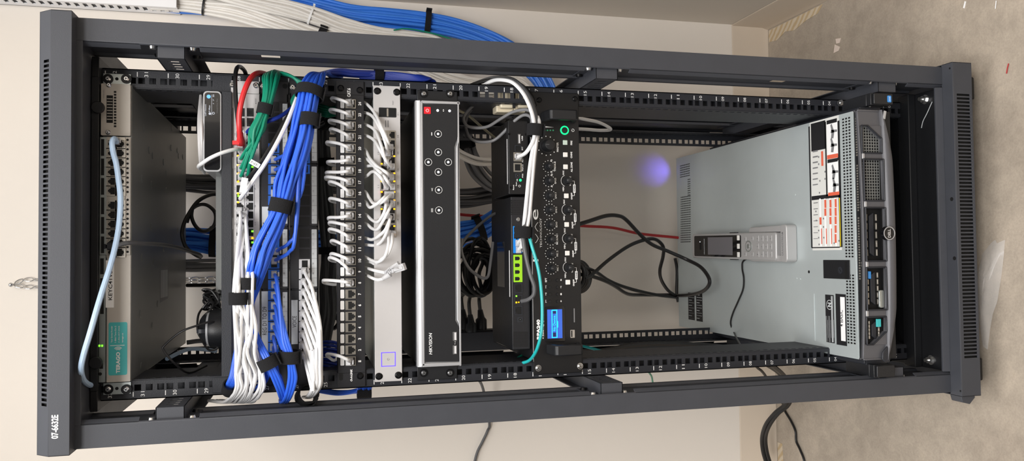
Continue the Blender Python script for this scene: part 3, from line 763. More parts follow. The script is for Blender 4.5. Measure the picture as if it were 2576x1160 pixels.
mb.build('lettering', 'print_white', plC)
ears_screws(pC, [(857, 222), (905, 227), (906, 946)], -4, 'black_screw', 5.2)
mb = MB(); x, _, z = P(858, 948, -4); mb.prism(rrect(x - 6, x + 6, z - 3, z + 3, 2.9), 'xz', -4.3, -4); x, _, z = P(858, 223, -4); mb.build('ear_hole', 'cavity', pC)

# ================================================================ 24-port silver switch
s24 = thing('network_switch', 'silver 24-port switch with a glowing violet square, below the CAT.6 panel', 'switch', base_of(941, 1009, 216, 960, -4, 200))
x0, x1, z0, z1 = R4(941, 1009, 216, 960, -5)
mb = MB(); mb.box(-221, 219, -3, 260, z0, z1); mb.build('chassis', 'zinc', s24, bevel=.8)
mb = MB(); mb.prism(rrect(x0, x1, z0, z1, 1.2), 'xz', -5, -2); f24 = mb.build('faceplate', 'silver_paint', s24, bevel=.4)
for (px, py) in ((949, 229), (998, 232), (953, 947), (1002, 944)):
    x, _, z = P(px, py, -5); mb = MB(); mb.disc((x, z - 1.5), 5, -5.2, -5); mb.build('slot', 'cavity', s24); screw(s24, (x, z), -5, 5.6, 'black_screw')
mb = MB(); mb.rpx(953, 997, 271, 295, -5.6, .8, 1.5); mb.m = 1
for px in (963, 987): mb.rpx(px - 7.5, px + 7.5, 274, 292, -6, .6, 1)
mb.m = 2; mb.bpx(973, 977, 273, 293, -6.2, .6)
mb.build('sfp_cage', ['inner_black', 'cavity', 'jack_metal'], s24)
cx_, _, cz_ = P(977, 904, -5); mb = MB(); a = 11.6
outer = rrect(cx_ - a, cx_ + a, cz_ - a, cz_ + a, 1.6); 
for (u0, u1, v0, v1) in ((-a, a, a - 1.3, a), (-a, a, -a, -a + 1.3), (-a, -a + 1.3, -a, a), (a - 1.3, a, -a, a)): mb.box(cx_ + u0, cx_ + u1, -5.5, -5, cz_ + v0, cz_ + v1)
mb.build('light_square', 'led_violet', s24, bevel=.5)
mb = MB(); mb.ring((cx_, cz_), 1.4, 1.9, -5.3, -5, 16, 0, 300); mb.tpx('SFP 2', 1000, 1003, 283, 291, -5); mb.tpx('SFP 1', 949, 952, 279, 286, -5); mb.bpx(969, 971.5, 303, 320, -5.3, .3); mb.bpx(975, 977.5, 303, 320, -5.3, .3)
mb.tpx('RESET', 987, 990, 253, 264, -5)
for k in range(6): mb.tpx(str(23 - 4 * k), 950, 954, 340 + k * 42, 347 + k * 42, -5); mb.tpx(str(24 - 4 * k), 999, 1003, 340 + k * 42, 347 + k * 42, -5)
mb.build('lettering', 'print_grey', s24)
mb = MB(); mb.bpx(956, 996, 328, 598, -5.6, .8); mb.build('port_block', 'jack_metal', s24)
ys24 = [340 + k * 21.3 for k in range(12)]
for y in ys24:
    jack(s24, 966, y, -6, 10.5, 9, False, 'jack_metal', rim=.8); jack(s24, 986, y, -6, 10.5, 9, True, 'jack_metal', rim=.8)
for (px, py) in ((992, 393), (992, 436), (992, 456), (992, 483), (992, 504), (992, 526), (992, 569), (993, 590), (960, 412), (960, 456), (960, 483), (960, 526), (960, 547), (960, 483)):
    led(s24, px, py, -7, 2.2, 3, 'led_amber')
# ================================================================ video recorder
YN = -22
nv = thing('video_recorder', 'black network video recorder with a silver frame and white ringed buttons', 'recorder', base_of(1047, 1157, 254, 922, YN, 300))
x0, x1, z0, z1 = R4(1047, 1157, 254, 922, YN)
mb = MB(); mb.box(x0 + 3, x1 - 3, YN + 8, 300, z0 + 2, z1 - 2); mb.build('chassis', 'black_plastic', nv, bevel=1)
mb = MB(); mb.prism([(x0, z0), (x1, z0), (x1, z1), (x0, z1)], 'xz', YN + 2, YN + 14)
mb.prism([(x0, z1), (x1, z1), (x1 - 3, z1 - 6), (x0 + 3, z1 - 6)], 'xz', YN, YN + 2)
# frame made of border strips around the dark panel
def PX(px, py, Y): q = P(px, py, Y); return (q[0], q[2])
pan_ = [PX(1064, 262, YN), PX(1151, 263, YN), PX(1151, 344, YN), PX(1143, 370, YN), PX(1145, 806, YN), PX(1155, 824, YN), PX(1155, 909, YN), PX(1069, 911, YN)]
mb.build('frame', 'light_metal', nv, bevel=1.5)
mb = MB(); mb.prism(pan_, 'xz', YN - 2, YN + 3); pn = mb.build('front_panel', 'black_plastic', nv, bevel=.6)
mb = MB(); a, b_, c, d = R4(1047, 1060, 254, 922, YN); mb.prism([(YN - 2, c), (YN - 2, c + 1), (YN + 1, d), (YN + 8, d), (YN + 8, c)], 'yz', x0, x1)
for (q0, q1, q2, q3) in ((1060, 1066, 255, 921), (1153, 1158, 255, 921), (1060, 1157, 254, 261), (1060, 1158, 913, 922)): 
    mb.bpx(q0, q1, q2, q3, YN - 2, 4)
mb.prism([PX(1147, 372, YN), PX(1155, 350, YN), PX(1157, 820, YN), PX(1149, 804, YN)], 'xz', YN - 2, YN + 2)
mb.build('frame_rim', 'light_metal', nv, bevel=.8)
mb = MB(); mb.rpx(1066.5, 1083.5, 269, 286.5, YN - 3.2, 1.4, 1); x, _, z = P(1075, 278, YN - 3.3); mb.m = 1; mb.ring((x, z), 2.0, 2.6, YN - 3.5, YN - 3.2, 18, 120, 420); mb.box(x - .3, x + .3, YN - 3.5, YN - 3.2, z + .6, z + 3.2)
mb.build('power_button', ['red_button', 'print_white'], nv)
for (px, py) in ((1102, 337), (1102.5, 383), (1077.5, 408), (1127.5, 408), (1102.7, 433), (1103.5, 478), (1104, 529)):
    x, _, z = P(px, py, YN - 2); mb = MB(); mb.ring((x, z), 5.4, 5.95, YN - 2.5, YN - 2, 28); mb.m = 1; mb.disc((x, z), 5.2, YN - 2.3, YN - 2); mb.m = 2; mb.sphere((x, YN - 2.4, z), 1.9, .3)
    mb.build('button', ['label_white', 'black_plastic', 'led_white'], nv)
for py, px in ((278, 1101), (279, 1131)):
    x, _, z = P(px, py, YN - 2); mb = MB(); mb.sphere((x, YN - 2.2, z), 2.1, .4); mb.build('status_light', 'led_white', nv)
for py in (846, 880):
    mb = MB(); x0_, x1_, z0_, z1_ = R4(1139, 1149, py - 11, py + 11, YN - 2); mb.box(x0_, x1_, YN - 3, YN - 1.8, z0_, z1_); mb.m = 1; mb.box(x0_ + 1, x1_ - 1, YN - 3.2, YN - 2.9, z0_ + 1, z1_ - 2.6)
    mb.build('usb_port', ['steel', 'jack_white'], nv)
mb = MB(); mb.tpx('HIKVISION', 1079, 1087, 839, 892, YN - 2, bold=.01, shear=.18); mb.tpx('<-|', 1143, 1147, 859, 867, YN - 2)
mb.tpx('-', 1085, 1087, 333, 341, YN - 2, bold=.05); mb.tpx('<', 1085, 1089, 473, 481, YN - 2); mb.bpx(1085, 1086, 524, 534, YN - 2.2, .3); mb.bpx(1088, 1089, 524, 534, YN - 2.2, .3); mb.tpx('0', 1114, 1117, 275, 281, YN - 2)
mb.build('lettering', 'print_white', pn)
for (a, b_, s) in ((229, 256, 1), (920, 955, -1)):
    mb = MB(); mb.bpx(1050, 1150, a, b_, -3, 3); x0_, x1_, z0_, z1_ = R4(1050, 1150, a, b_, -3)
    e = mb.build('mounting_ear', 'black_plastic', nv, bevel=.6)
    for px in (1066, 1132):
        x, _, z = P(px, (236 if s > 0 else 938), -3); mb = MB(); mb.disc((x, z), 6.6, -4.4, -3); mb.build('washer', 'black_screw', e); screw(e, (x, z), -4.4, 4.2)
# ================================================================ amplifier
YA = -4
am = thing('amplifier', 'black amplifier with rotary knobs, white buttons and a blue display', 'amplifier', base_of(1338, 1460, 235, 940, YA, 300))
x0, x1, z0, z1 = R4(1338, 1460, 233, 940, YA); AMZ = z1
mb = MB(); mb.box(-219, 216, YA + 2, 300, z0 + 1, z1 - .5); mb.build('chassis', 'black_plastic', am, bevel=.6)
mb = MB(); mb.box(x0, x1, YA, YA + 4, z0, z1); plA = mb.build('faceplate', 'brushed_black', am, bevel=.8)
mb = MB(); mb.box(x0 + 22, x1 - 22, YA - .3, YA + 1, z1 - .6, z1 + .2); mb.build('edge_trim', 'light_metal', plA)
def knob(px, py, r, h, name='knob'):
    x, _, z = P(px, py, YA); mb = MB(); mb.cyl((x, YA, z), (x, YA - 2.5, z), r * 1.02, n=30); mb.cyl((x, YA - 2.5, z), (x, YA - h, z), r * .82, r * .66, n=30); mb.cyl((x, YA - h, z), (x, YA - h - .6, z), r * .66, r * .55, n=30)
    mb.m = 1; mb.box(x - .35, x + .35, YA - h - .8, YA - h * .5, z + r * .15, z + r * .62)
    return mb.build(name, ['black_plastic', 'print_grey'], am, smooth=30, bevel=.25)
knob(1377, 367, 13.2, 17, 'master_knob')
rows = [(1381, 419, 'TREBLE', 35), (1382, 455, 'BASS', 20), (1383, 492, 'LINE 3', 21), (1384, 528, 'LINE 2', 21), (1385, 565, 'ECHO', 19), (1386.5, 602, 'MIC 3/LINE 1', 37), (1387, 638, 'MIC 2', 20), (1388, 675, 'MIC 1', 19)]
pr = MB()
for i, (px, py, st, w) in enumerate(rows):
    knob(px, py, 7.6, 14)
    x, _, z = P(px - 1, py, YA)
    for k in range(11):
        a = math.radians(-50 + 28 * k); pr.disc((x + 10.2 * math.cos(a), z + 10.2 * math.sin(a)), .75, YA - .3, YA, 8)
    pr.tpx(st, px + 12.5, px + 17, py - w * .36, py + w * .36, YA, bold=.03)
    if i < 2: pr.tpx('+10', px + 4, px + 8.5, py - 17.5, py - 11.5, YA, bold=.03); pr.tpx('-10', px + 4, px + 8.5, py + 11.5, py + 17, YA, bold=.03)
x, _, z = P(1376, 367, YA)
for k in range(11):
    a = math.radians(-50 + 28 * k); pr.disc((x + 16.5 * math.cos(a), z + 16.5 * math.sin(a)), .95, YA - .3, YA, 8)
pr.tpx('MASTER', 1400, 1405, 358, 382, YA, bold=.03)
for k, (px, py) in enumerate(((1427, 455), (1429, 528), (1430.5, 600), (1432, 673))):
    knob(px, py, 7.4, 14); x, _, z = P(px - 2, py, YA); pr.ring((x, z), 9.6, 10.2, YA - .3, YA, 18, 20, 160)
    pr.tpx('MAX', px - 12, px - 8, py - 26, py - 15, YA, bold=.02); pr.tpx('MIN', px - 12, px - 8, py + 15, py + 26, YA, bold=.02)
    pr.tpx('VOLUME', px + 5.5, px + 9.5, py - 11, py + 13, YA, bold=.02)
    bx0 = px + 17
    pr.bpx(bx0 - 7, bx0 - 6, py - 1, py, YA - .3, .3); pr.bpx(bx0 - 7, bx0 + 1.5, py - .2, py + .8, YA - .3, .3); pr.bpx(bx0 + .5, bx0 + 1.5, py, py + 9, YA - .3, .3); pr.bpx(bx0 + .5, bx0 + 1.5, py + 30, py + 38, YA - .3, .3); pr.bpx(bx0 - 7, bx0 + 1.5, py + 37, py + 38, YA - .3, .3)
    pr.rpx(bx0 - 2, bx0 + 4, py + 9, py + 30, YA - .35, .35, .8)
    pr.tpx('ON/OFF', px + 9, px + 13, py + 30, py + 47, YA, bold=.04)
for (st, px, y0_, y1_) in (('FIRE', 1435, 354, 365), ('CHIME', 1435, 382, 398), ('ALL ZONE', 1435.5, 408, 433), ('RPT', 1371, 699, 710), ('TECHNOLOGY', 1358, 549, 623)):
    pr.tpx(st, px, px + (4.5 if st != 'TECHNOLOGY' else 4.8), y0_, y1_, YA, bold=.03 if st != 'TECHNOLOGY' else 0)
pr.tpx('RPA240', 1350, 1358.5, 804, 854, YA, bold=.05); pr.tpx('4 Zone Paging Amplifier', 1364, 1368.5, 775, 853, YA, bold=.01)
# logo lettering
for st, y0_, y1_ in (('e', 527, 553), ('r', 638, 664)): pr.tpx(st, 1341, 1354, y0_, y1_ - (6 if st == 'r' else 0), YA)
for cy in (571, 600):
    x, _, z = P(1350, cy, YA); w_ = 7.6; sgn = 1 if cy == 571 else -1; pts = [(x + t * w_, YA - .2, z + sgn * (5.5 * (1 - abs(t)) ** .7 - 2.6)) for t in [i / 6 for i in range(-6, 7)]]; pr.sweep(pts, .45, 5)
for k, st in enumerate(('>>|', '>||', '|<<')): pr.tpx(st, 1371.5, 1375, 718.5 + k * 18, 725.5 + k * 18, YA, bold=.03)
for k, st in enumerate(('o', '>|', '-', '+')): pr.tpx(st, 1409.5, 1413, 702 + k * 17.8, 707 + k * 17.8, YA, bold=.04)
x, _, z = P(1441, 328, YA); pr.ring((x, z), 2.1, 2.7, YA - .3, YA, 18, 125, 415); pr.box(x - .3, x + .3, YA - .3, YA, z + .5, z + 3.1)
q0 = P(1359, 316, YA); q1 = P(1393, 320.5, YA); q2 = P(1359, 321, YA); pr.prism([(q0[0], q0[2]), (q1[0], q1[2]), (q2[0], q2[2])], 'xz', YA - .3, YA)
pr.build('lettering', 'print_white', plA)
zt_ = MB()
for k, (px, py) in enumerate(((1427, 455), (1429, 528), (1430.5, 600), (1432, 673))): zt_.tpx('ZONE%d' % (4 - k), px + 16.2, px + 19.8, py + 11, py + 28, YA - .4, bold=.03)
zt_.build('zone_lettering', 'print_black', plA)
for (px, py, m_) in ((1421, 359, 'green_button'), (1421.5, 389.5, 'rack_button'), (1422, 420, 'rack_button'), (1424, 493, 'rack_button'), (1425, 565, 'rack_button'), (1426.5, 637, 'rack_button'), (1428, 710, 'rack_button')):
    x, _, z = P(px, py, YA); mb = MB(); mb.box(x - 4.1, x + 4.1, YA - 2.6, YA, z - 4.1, z + 4.1); mb.build('push_button', m_, am, bevel=.8)
for px0_ in (1382, 1402):
    for k in range(4):
        x, _, z = P(px0_ + k * .3, 705 + k * 17.8, YA); mb = MB(); mb.cyl((x, YA, z), (x, YA - 2, z), 2.7, 2.3, 18); mb.build('small_button', 'black_plastic', am)
x, _, z = P(1420, 328, YA); mb = MB(); mb.ring((x, z), 5.4, 7.8, YA - 1.2, YA, 40); mb.build('power_ring', 'led_ring', am, bevel=.4); mb = MB(); mb.disc((x, z), 5.3, YA - 1.8, YA, 30); mb.build('power_button', 'black_plastic', am)
for k in range(5):
    x, _, z = P(1363 + k * 7.1, 328, YA); mb = MB(); mb.disc((x, z), 1.4, YA - .5, YA, 14); mb.build('level_light', 'led_dim', am)
mb = MB(); mb.rpx(1371, 1421, 771, 861, YA - 1.2, 1.4, 3); mb.m = 1; mb.bpx(1377, 1414.5, 778.5, 851.5, YA - 1.5, .4)
mb.m = 2; mb.bpx(1388, 1389.8, 781, 849, YA - 1.7, .2); mb.bpx(1400.2, 1402, 781, 849, YA - 1.7, .2); mb.bpx(1388, 1402, 779.5, 781.5, YA - 1.7, .2); mb.bpx(1388, 1402, 848.5, 850, YA - 1.7, .2); mb.bpx(1402, 1404, 808, 824, YA - 1.7, .2)
mb.tpx('No Device..', 1391.5, 1397.5, 791, 833, YA - 1.6, bold=.0); mb.m = 3; mb.bpx(1391, 1398.5, 837, 847, YA - 1.7, .2); mb.bpx(1391, 1398.5, 783, 789, YA - 1.7, .2)
mb.build('display', ['gloss_black', 'lcd_blue', 'lcd_cyan', 'lcd_dark'], am)
mb = MB(); mb.bpx(1441, 1443, 776, 812, YA - .6, .8); mb.m = 1; mb.bpx(1443.3, 1446, 776, 811, YA - .3, .4); mb.build('card_slot', ['inner_black', 'print_grey'], am)
mb = MB(); mb.rpx(1435, 1446, 830, 850, YA - .9, 1, .6); mb.m = 1; mb.bpx(1437, 1440, 832, 848, YA - 1.1, .3); mb.build('usb_port', ['steel', 'cavity'], am)
for (a, b_, c, d) in ((1357, 1450, 275, 304), (1371, 1463, 866, 896)):
    x0_, x1_, z0_, z1_ = R4(a, b_, c, d, YA - 26); xc = (x0_ + x1_) / 2; zc = (z0_ + z1_) / 2
    zz0, zz1 = R4(a, b_, c, d, YA)[2:]; mb = MB()
    mb.prism([(YA, zz0 + 2), (YA - 30, zz0 + 8), (YA - 34, zz0 + 13), (YA - 34, zz1 - 13), (YA - 30, zz1 - 8), (YA, zz1 - 2), (YA, zz1 - 10), (YA - 24, zz1 - 16), (YA - 24, zz0 + 16), (YA, zz0 + 10)], 'yz', x0_ + 1, x1_ - 1)
    mb.build('handle', 'black_plastic', am, bevel=2.2, bseg=3)
for (px, py, m_) in ((1446, 249, 'black_screw'), (1356, 252, 'black_screw'), (1354, 926, 'steel'), (1459, 921, 'steel')):
    x, _, z = P(px, py, YA); 
    if m_ == 'steel': mb = MB(); mb.disc((x, z), 5.4, YA - 1, YA); mb.build('washer', 'steel', am)
    screw(am, (x, z), YA - .8, 4.4, m_)
# ================================================================ gateways on the amplifier
def gw(name, label, px0, px1, py0, py1, Y, depth, cat_, m_='black_plastic'):
    x0, x1, z0, z1 = R4(px0, px1, py0, py1, Y); z0 = AMZ + 1.5
    o = thing(name, label, cat_, ((x0 + x1) / 2, Y + depth / 2, z0)); return o, x0, x1, z0, z1
YG = 6
g, x0, x1, z0, z1 = gw('voip_gateway', 'long black gateway with blue and green sockets lying on the amplifier', 1287, 1331, 495, 880, YG, 145, 'gateway')
mb = MB(); mb.prism([(x0, YG), (x1, YG), (x1, YG + 118), (x1 - 18, YG + 150), (x0 + 14, YG + 150), (x0, YG + 118)], 'xy', z0, z1); mb.build('housing', 'black_plastic', g, bevel=1.5)
mb = MB(); mb.bpx(1289.5, 1329, 497, 878, YG - .6, .8); mb.build('faceplate', 'panel_black', g)
def grid(o, px0, px1, py0, py1, nx, ny, Y, name='vent_grille', r=.9):
    mb = MB()
    for i in range(nx):
        for j in range(ny):
            x, _, z = P(px0 + (px1 - px0) * i / (nx - 1), py0 + (py1 - py0) * j / (ny - 1), Y); mb.box(x - r, x + r, Y - .3, Y, z - r, z + r)
    return mb.build(name, 'cavity', o)
grid(g, 1285.5 + 0, 1314, 505, 539, 8, 9, YG - .6); grid(g, 1292, 1326, 836, 871, 10, 10, YG - .6)
mb = MB(); mb.rpx(1291, 1314, 569, 637, YG - 1.6, 1.2, .6); mb.m = 1
for k in range(4):
    if k < 2: mb.bpx(1293, 1308, 572 + k * 16.5, 584 + k * 16.5, YG - 1.8, .4); mb.bpx(1298, 1302, 584 + k * 16.5, 586 + k * 16.5, YG - 1.8, .3)
mb.build('phone_sockets', ['port_blue', 'cavity'], g, bevel=.3)
mb = MB(); mb.rpx(1292, 1314, 641, 710, YG - 1.6, 1.2, .6); mb.m = 1
for k in range(4): mb.prism([(PX(1294, 646 + k * 17, YG)[0], PX(1295, 655 + k * 17, YG)[1]), (PX(1294, 655 + k * 17, YG)[0], PX(1295, 655 + k * 17, YG)[1]), (PX(1294, 655 + k * 17, YG)[0], PX(1304, 655 + k * 17, YG)[1]), (PX(1294, 652.5 + k * 17, YG)[0], PX(1307, 655 + k * 17, YG)[1]), (PX(1294, 648.5 + k * 17, YG)[0], PX(1307, 655 + k * 17, YG)[1]), (PX(1294, 646 + k * 17, YG)[0], PX(1304, 655 + k * 17, YG)[1])], 'xz', YG - 1.9, YG - 1.5)
mb.m = 2
for k in range(4): mb.bpx(1307.5, 1308.3, 646 + k * 17, 655 + k * 17, YG - 1.9, .3)
mb.build('line_sockets', ['port_green', 'cavity', 'sticker_yellow'], g, bevel=.3)
for py in (725, 754, 781): jack(g, 1304, py, YG - .6, 13, 11, True, 'rail_paint', rim=1.5)
led(g, 1299, 745, YG - 2, 2.4, 2.4, 'led_green'); led(g, 1299, 761, YG - 2, 2.6, 2.6, 'led_amber'); led(g, 1305, 760.5, YG - 2, 2, 2, 'led_amber')
mb = MB(); x, _, z = P(1308, 804, YG - .6); mb.box(x - 4.5, x + 4.5, YG - 1.6, YG - .5, z - 5, z + 5); mb.m = 1; mb.disc((x, z), 2.6, YG - 1.9, YG - 1.6); mb.m = 2; mb.disc((x, z), .7, YG - 2.5, YG - 1.7); mb.build('power_socket', ['rail_paint', 'cavity', 'steel'], g)
x, _, z = P(1303, 552, YG - .6); mb = MB(); mb.disc((x, z), 3.4, YG - 2, YG - .5); mb.cyl((x, YG - 2, z), (x, YG - 5, z), 2.2); mb.build('ground_screw', 'steel', g)
mb = MB(); a = P(1285, 630, YG); mb.box(P(1284, 748, YG)[0], P(1284, 630, YG)[0], YG + 12, YG + 16, z1 - .1, z1 + .3); mb.build('light_bar', 'label_white', g)
mb = MB(); c = P(1260, 640, Z=z1); mb.box(c[0] - 58, c[0] + 22, c[1] - 28, c[1] + 26, z1, z1 + .5); mb.build('gloss_inlay', 'gloss_black', g)
mb = MB()
for s in (0, 1): mb.cyl((x0 + 12, YG + 12 + s * 120, AMZ), (x0 + 12, YG + 12 + s * 120, z0), 5); mb.cyl((x1 - 12, YG + 12 + s * 120, AMZ), (x1 - 12, YG + 12 + s * 120, z0), 5)
mb.build('rubber_foot', 'inner_black', g)
g2, x0, x1, z0, z1 = gw('network_adapter', 'small black gateway with a green power light, right of the socketed gateway', 1279, 1327, 303, 489, YG, 120, 'gateway')
mb = MB(); mb.prism([(x0, YG), (x1, YG), (x1 - 2, YG + 20), (x1 - 40, YG + 112), (x1 - 46, YG + 118), (x0 + 6, YG + 118), (x0, YG + 112)], 'xy', z0, z1); mb.build('housing', 'brushed_black', g2, bevel=1.2)
for (px, py) in ((1281, 337), (1323, 338), (1285, 472)):
    x, _, z = P(px, py, YG); screw(g2, (x, z), YG, 1.8, 'black_screw')
mb = MB(); mb.bpx(1303, 1310, 337, 362, YG - .8, 1); mb.m = 1; mb.bpx(1305, 1308, 339, 360, YG - 1, .3); mb.build('usb_port', ['steel', 'jack_white'], g2)
jack(g2, 1303, 374, YG, 9, 9, True, 'rail_paint', 'ext_port', rim=1.4)
jack(g2, 1302, 395, YG, 11, 10, True, 'jack_metal'); jack(g2, 1302, 421.5, YG, 11, 10, True, 'jack_metal')
mb = MB(); x, _, z = P(1302, 442, YG); mb.box(x - 4, x + 4, YG - 1, YG, z - 4.6, z + 4.6); mb.m = 1; mb.disc((x, z), 2.6, YG - 1.3, YG - 1); mb.m = 2; mb.disc((x, z), .7, YG - 1.8, YG - 1.1); mb.build('power_socket', ['rail_paint', 'cavity', 'steel'], g2)
x, _, z = P(1309, 453.5, YG); mb = MB(); mb.sphere((x, YG - .6, z), 2.4, .5); mb.build('power_light', 'led_ring', g2)
mb = MB(); 
for st, px, a, b_ in (('USB', 1312, 342, 354), ('EXT', 1312, 369, 378), ('Port 1', 1313, 398, 408), ('Port 2', 1313, 414, 430), ('PF DC', 1313, 437, 447), ('Link', 1299, 450, 456), ('Power', 1297, 458, 468), ('Reset', 1290, 465, 478)): mb.tpx(st, px, px + 3.2, a, b_, YG, bold=.02)
x, _, z = P(1307, 468, YG); mb.ring((x, z), 1.5, 2.0, YG - .3, YG, 16); mb.build('lettering', 'print_white', g2)
mb = MB(); mb.box(P(1274, 462, YG)[0], P(1274, 348, YG)[0], YG + 7, YG + 10, z1 - .1, z1 + .3); mb.build('light_bar', 'label_white', g2)
mb = MB()
for (a, b_) in ((x0 + 12, YG + 12), (x1 - 14, YG + 12), (x0 + 12, YG + 100)): mb.cyl((a, b_, AMZ), (a, b_, z0), 5)
mb.build('rubber_foot', 'inner_black', g2)

# ================================================================ server
ST, SB = 175., 109.; SX0, SX1, SF, SBK = -232.5, 212.5, -81., 627.
sv = thing('rack_server', 'grey galvanised two-unit server slid forward at the bottom of the rack', 'server', ((SX0 + SX1) / 2, 270, SB))
def top(px, py): q = P(px, py, Z=ST); return q[0], q[1]
def vmap(u, v, w): return (u, v, w)
hs = []
# vents in the lid: three rows near the front edge and a grille at the back
mb = MB()
def trow(py0, py1, n, pxa, rows=3):
    out = []
    xa = top(pxa, py0)[0]; xb = top(pxa, py1)[0]; ya = top(pxa, (py0 + py1) / 2)[1]
    for k in range(n):
        for r in range(rows): out.append((xa + (xb - xa) * k / (n - 1), ya - r * 8.2))
    return out
F3 = trow(304, 652, 46, 2124) + trow(712, 880, 22, 2134)
holes = []
for (x, y) in F3: holes.append((round(x, 1) - 2, round(x, 1) + 2, SF + 12, SF + 12))
lid = MB(); lid.box(SX0, SX1, SF, SBK, ST - 2, ST); lid.box(SX0, SX1, SF, SBK, SB, ST - 2)
lo = lid.build('chassis', 'galv', sv, bevel=.6)
vt = MB()
for k in range(46):
    x = 202 - k * 5.58
    for r in range(3): vt.box(x - 1.5, x + 1.5, SF + 7 + r * 8.4, SF + 12 + r * 8.4, ST - .1, ST + .12)
for k in range(23):
    x = -83 - k * 5.55
    for r in range(3): vt.box(x - 1.5, x + 1.5, SF + 7 + r * 8.4, SF + 12 + r * 8.4, ST - .1, ST + .12)
for (py, a, b_) in [(418 + i * 5.6, 1711, 1736) for i in range(6)] + [(452 + i * 5.6, 1730, 1737) for i in range(8)] + [(497 + i * 5.6, 1712.5, 1738) for i in range(21)]:
    q0, q1 = top(a, py), top(b_, py)
    n_ = max(2, int(abs(q0[1] - q1[1]) / 4.8))
    for j in range(n_):
        y = q0[1] + (q1[1] - q0[1]) * j / n_; vt.box(q0[0] - 1.3, q0[0] + 1.3, y - 3.6, y, ST - .1, ST + .12)
vt.build('vent_holes', 'cavity', lo)
# lid latch, pressing, dimples
q0, q1 = top(2072, 654), top(2140, 703); mb = MB(); mb.box(q1[0], q0[0], q1[1], q0[1], ST, ST + 1.6); lt = mb.build('lid_latch', 'black_plastic', sv, bevel=1)
c = top(2116, 680); mb = MB(); mb.cyl((c[0], c[1], ST + 1.6), (c[0], c[1], ST + 2.2), 6.5, n=24); mb.m = 1; mb.obox((c[0], c[1], ST + 2.3), (3.5, .5, .2), Matrix.Rotation(.8, 3, 'Z')); mb.m = 2; mb.box(c[0] - 16, c[0] + 16, c[1] - 19, c[1] - 13, ST + 1.6, ST + 2); mb.build('latch_lock', ['rail_paint', 'cavity', 'cavity'], lt)
mb = MB(); q0, q1 = top(2047, 738), top(2049, 858); mb.box(q1[0], q0[0], q0[1] - 2.5, q0[1] + 2.5, ST, ST + 1.2)
for (px, py) in ((2000, 490), (2013, 702), (1905, 600), (2004, 700)): q = top(px, py); mb.cyl((q[0], q[1], ST), (q[0], q[1], ST + .8), 3, 2, 12)
mb.build('lid_pressing', 'galv', sv, bevel=.5)
mb = MB(); q = top(2035, 684); mb.cyl((q[0], q[1], ST - .1), (q[0], q[1], ST + .15), 3.2, n=6); mb.build('lid_hole', 'cavity', sv)
def lrect(mb, a, b_, c_, d, z, t=.25):
    q0, q1 = top(a, c_), top(b_, d); mb.box(min(q0[0], q1[0]), max(q0[0], q1[0]), min(q0[1], q1[1]), max(q0[1], q1[1]), z, z + t)
LZ = ST
mb = MB(); lrect(mb, 2037, 2118, 309, 629, LZ, .3); sl = mb.build('service_label', 'sticker_paper', sv)
mb = MB(); mb.m = 0
lrect(mb, 2037.5, 2041, 318, 623, LZ + .3, .1)
lrect(mb, 2040, 2078, 312, 374, LZ + .3, .1); lrect(mb, 2042, 2114, 494, 496, LZ + .3, .1); lrect(mb, 2078, 2079, 306, 494, LZ + .3, .1); lrect(mb, 2112, 2113, 303, 622, LZ + .3, .1); lrect(mb, 2042, 2113, 622, 623.4, LZ + .3, .1)
lrect(mb, 2080, 2106, 304, 307, LZ + .5, .1); lrect(mb, 2082, 2108, 402, 406, LZ + .5, .1)
mb.build('printed_border', 'print_black', sl)
mb = MB(); lrect(mb, 2080, 2109, 309, 388, LZ + .3, .12); lrect(mb, 2082, 2111, 408, 484, LZ + .3, .12)
for k, (a, b_) in enumerate(((2061, 503), (2073, 503), (2086, 502), (2099, 501))):
    lrect(mb, a, a + 7, b_ - 3, 620, LZ + .3, .12)
mb.build('printed_panels', 'label_white', sl)
mb = MB(); lrect(mb, 2066, 2072, 381, 417, LZ + .45, .1); lrect(mb, 2081, 2109, 391, 396, LZ + .45, .1); lrect(mb, 2084, 2112, 485, 490, LZ + .45, .1)
for a, r in ((2062, ((547, 565),)), (2074, ((503, 523), (525, 543))), (2087, ((503, 522), (524, 543), (546, 564))), (2100, ((501, 521), (523, 543), (545, 564), (567, 586), (589, 611)))):
    for (u, v) in r: lrect(mb, a, a + 5.4, u, v, LZ + .45, .1)
for a in (2065, 2077, 2090): lrect(mb, a + 1, a + 4, 575, 614, LZ + .45, .1)
mb.build('printed_red_blocks', 'sticker_red', sl)
mb = MB(); lrect(mb, 2111.5, 2116, 498, 620, LZ + .45, .1); mb.build('yellow_strip', 'sticker_yellow', sl)
mb = MB()
for k, (px, py) in enumerate(((2094, 330), (2094, 365), (2097, 432), (2099, 465))):
    q = top(px, py); mb.prism([(q[0] - 14, q[1] - 3), (q[0] - 2, q[1] - 6), (q[0] + 14, q[1] + 1), (q[0] + 12, q[1] + 5), (q[0] - 1, q[1] + 2), (q[0] - 13, q[1] + 4)], 'xy', LZ + .42, LZ + .5)
    mb.prism([(q[0] - 3, q[1] - 14), (q[0] + 1, q[1] - 14), (q[0] + 3, q[1] + 3), (q[0] - 3, q[1] + 5)], 'xy', LZ + .42, LZ + .5)
for k in range(7): lrect(mb, 2045, 2058, 380 + k * 14, 381 + k * 14, LZ + .42, .08)
for k in range(7): lrect(mb, 2047, 2058, 510 + k * 15, 511 + k * 15, LZ + .42, .08)
for (px, py) in ((2060, 395), (2060, 413), (2076, 432), (2063, 455), (2076, 450), (2062, 485), (2053, 532), (2054, 555), (2060, 580), (2060, 598), (2061, 615), (2072, 550), (2072, 571), (2073, 598), (2099, 612), (2111, 606)): lrect(mb, px - 1.4, px + 1.4, py - 2, py + 2, LZ + .44, .1)
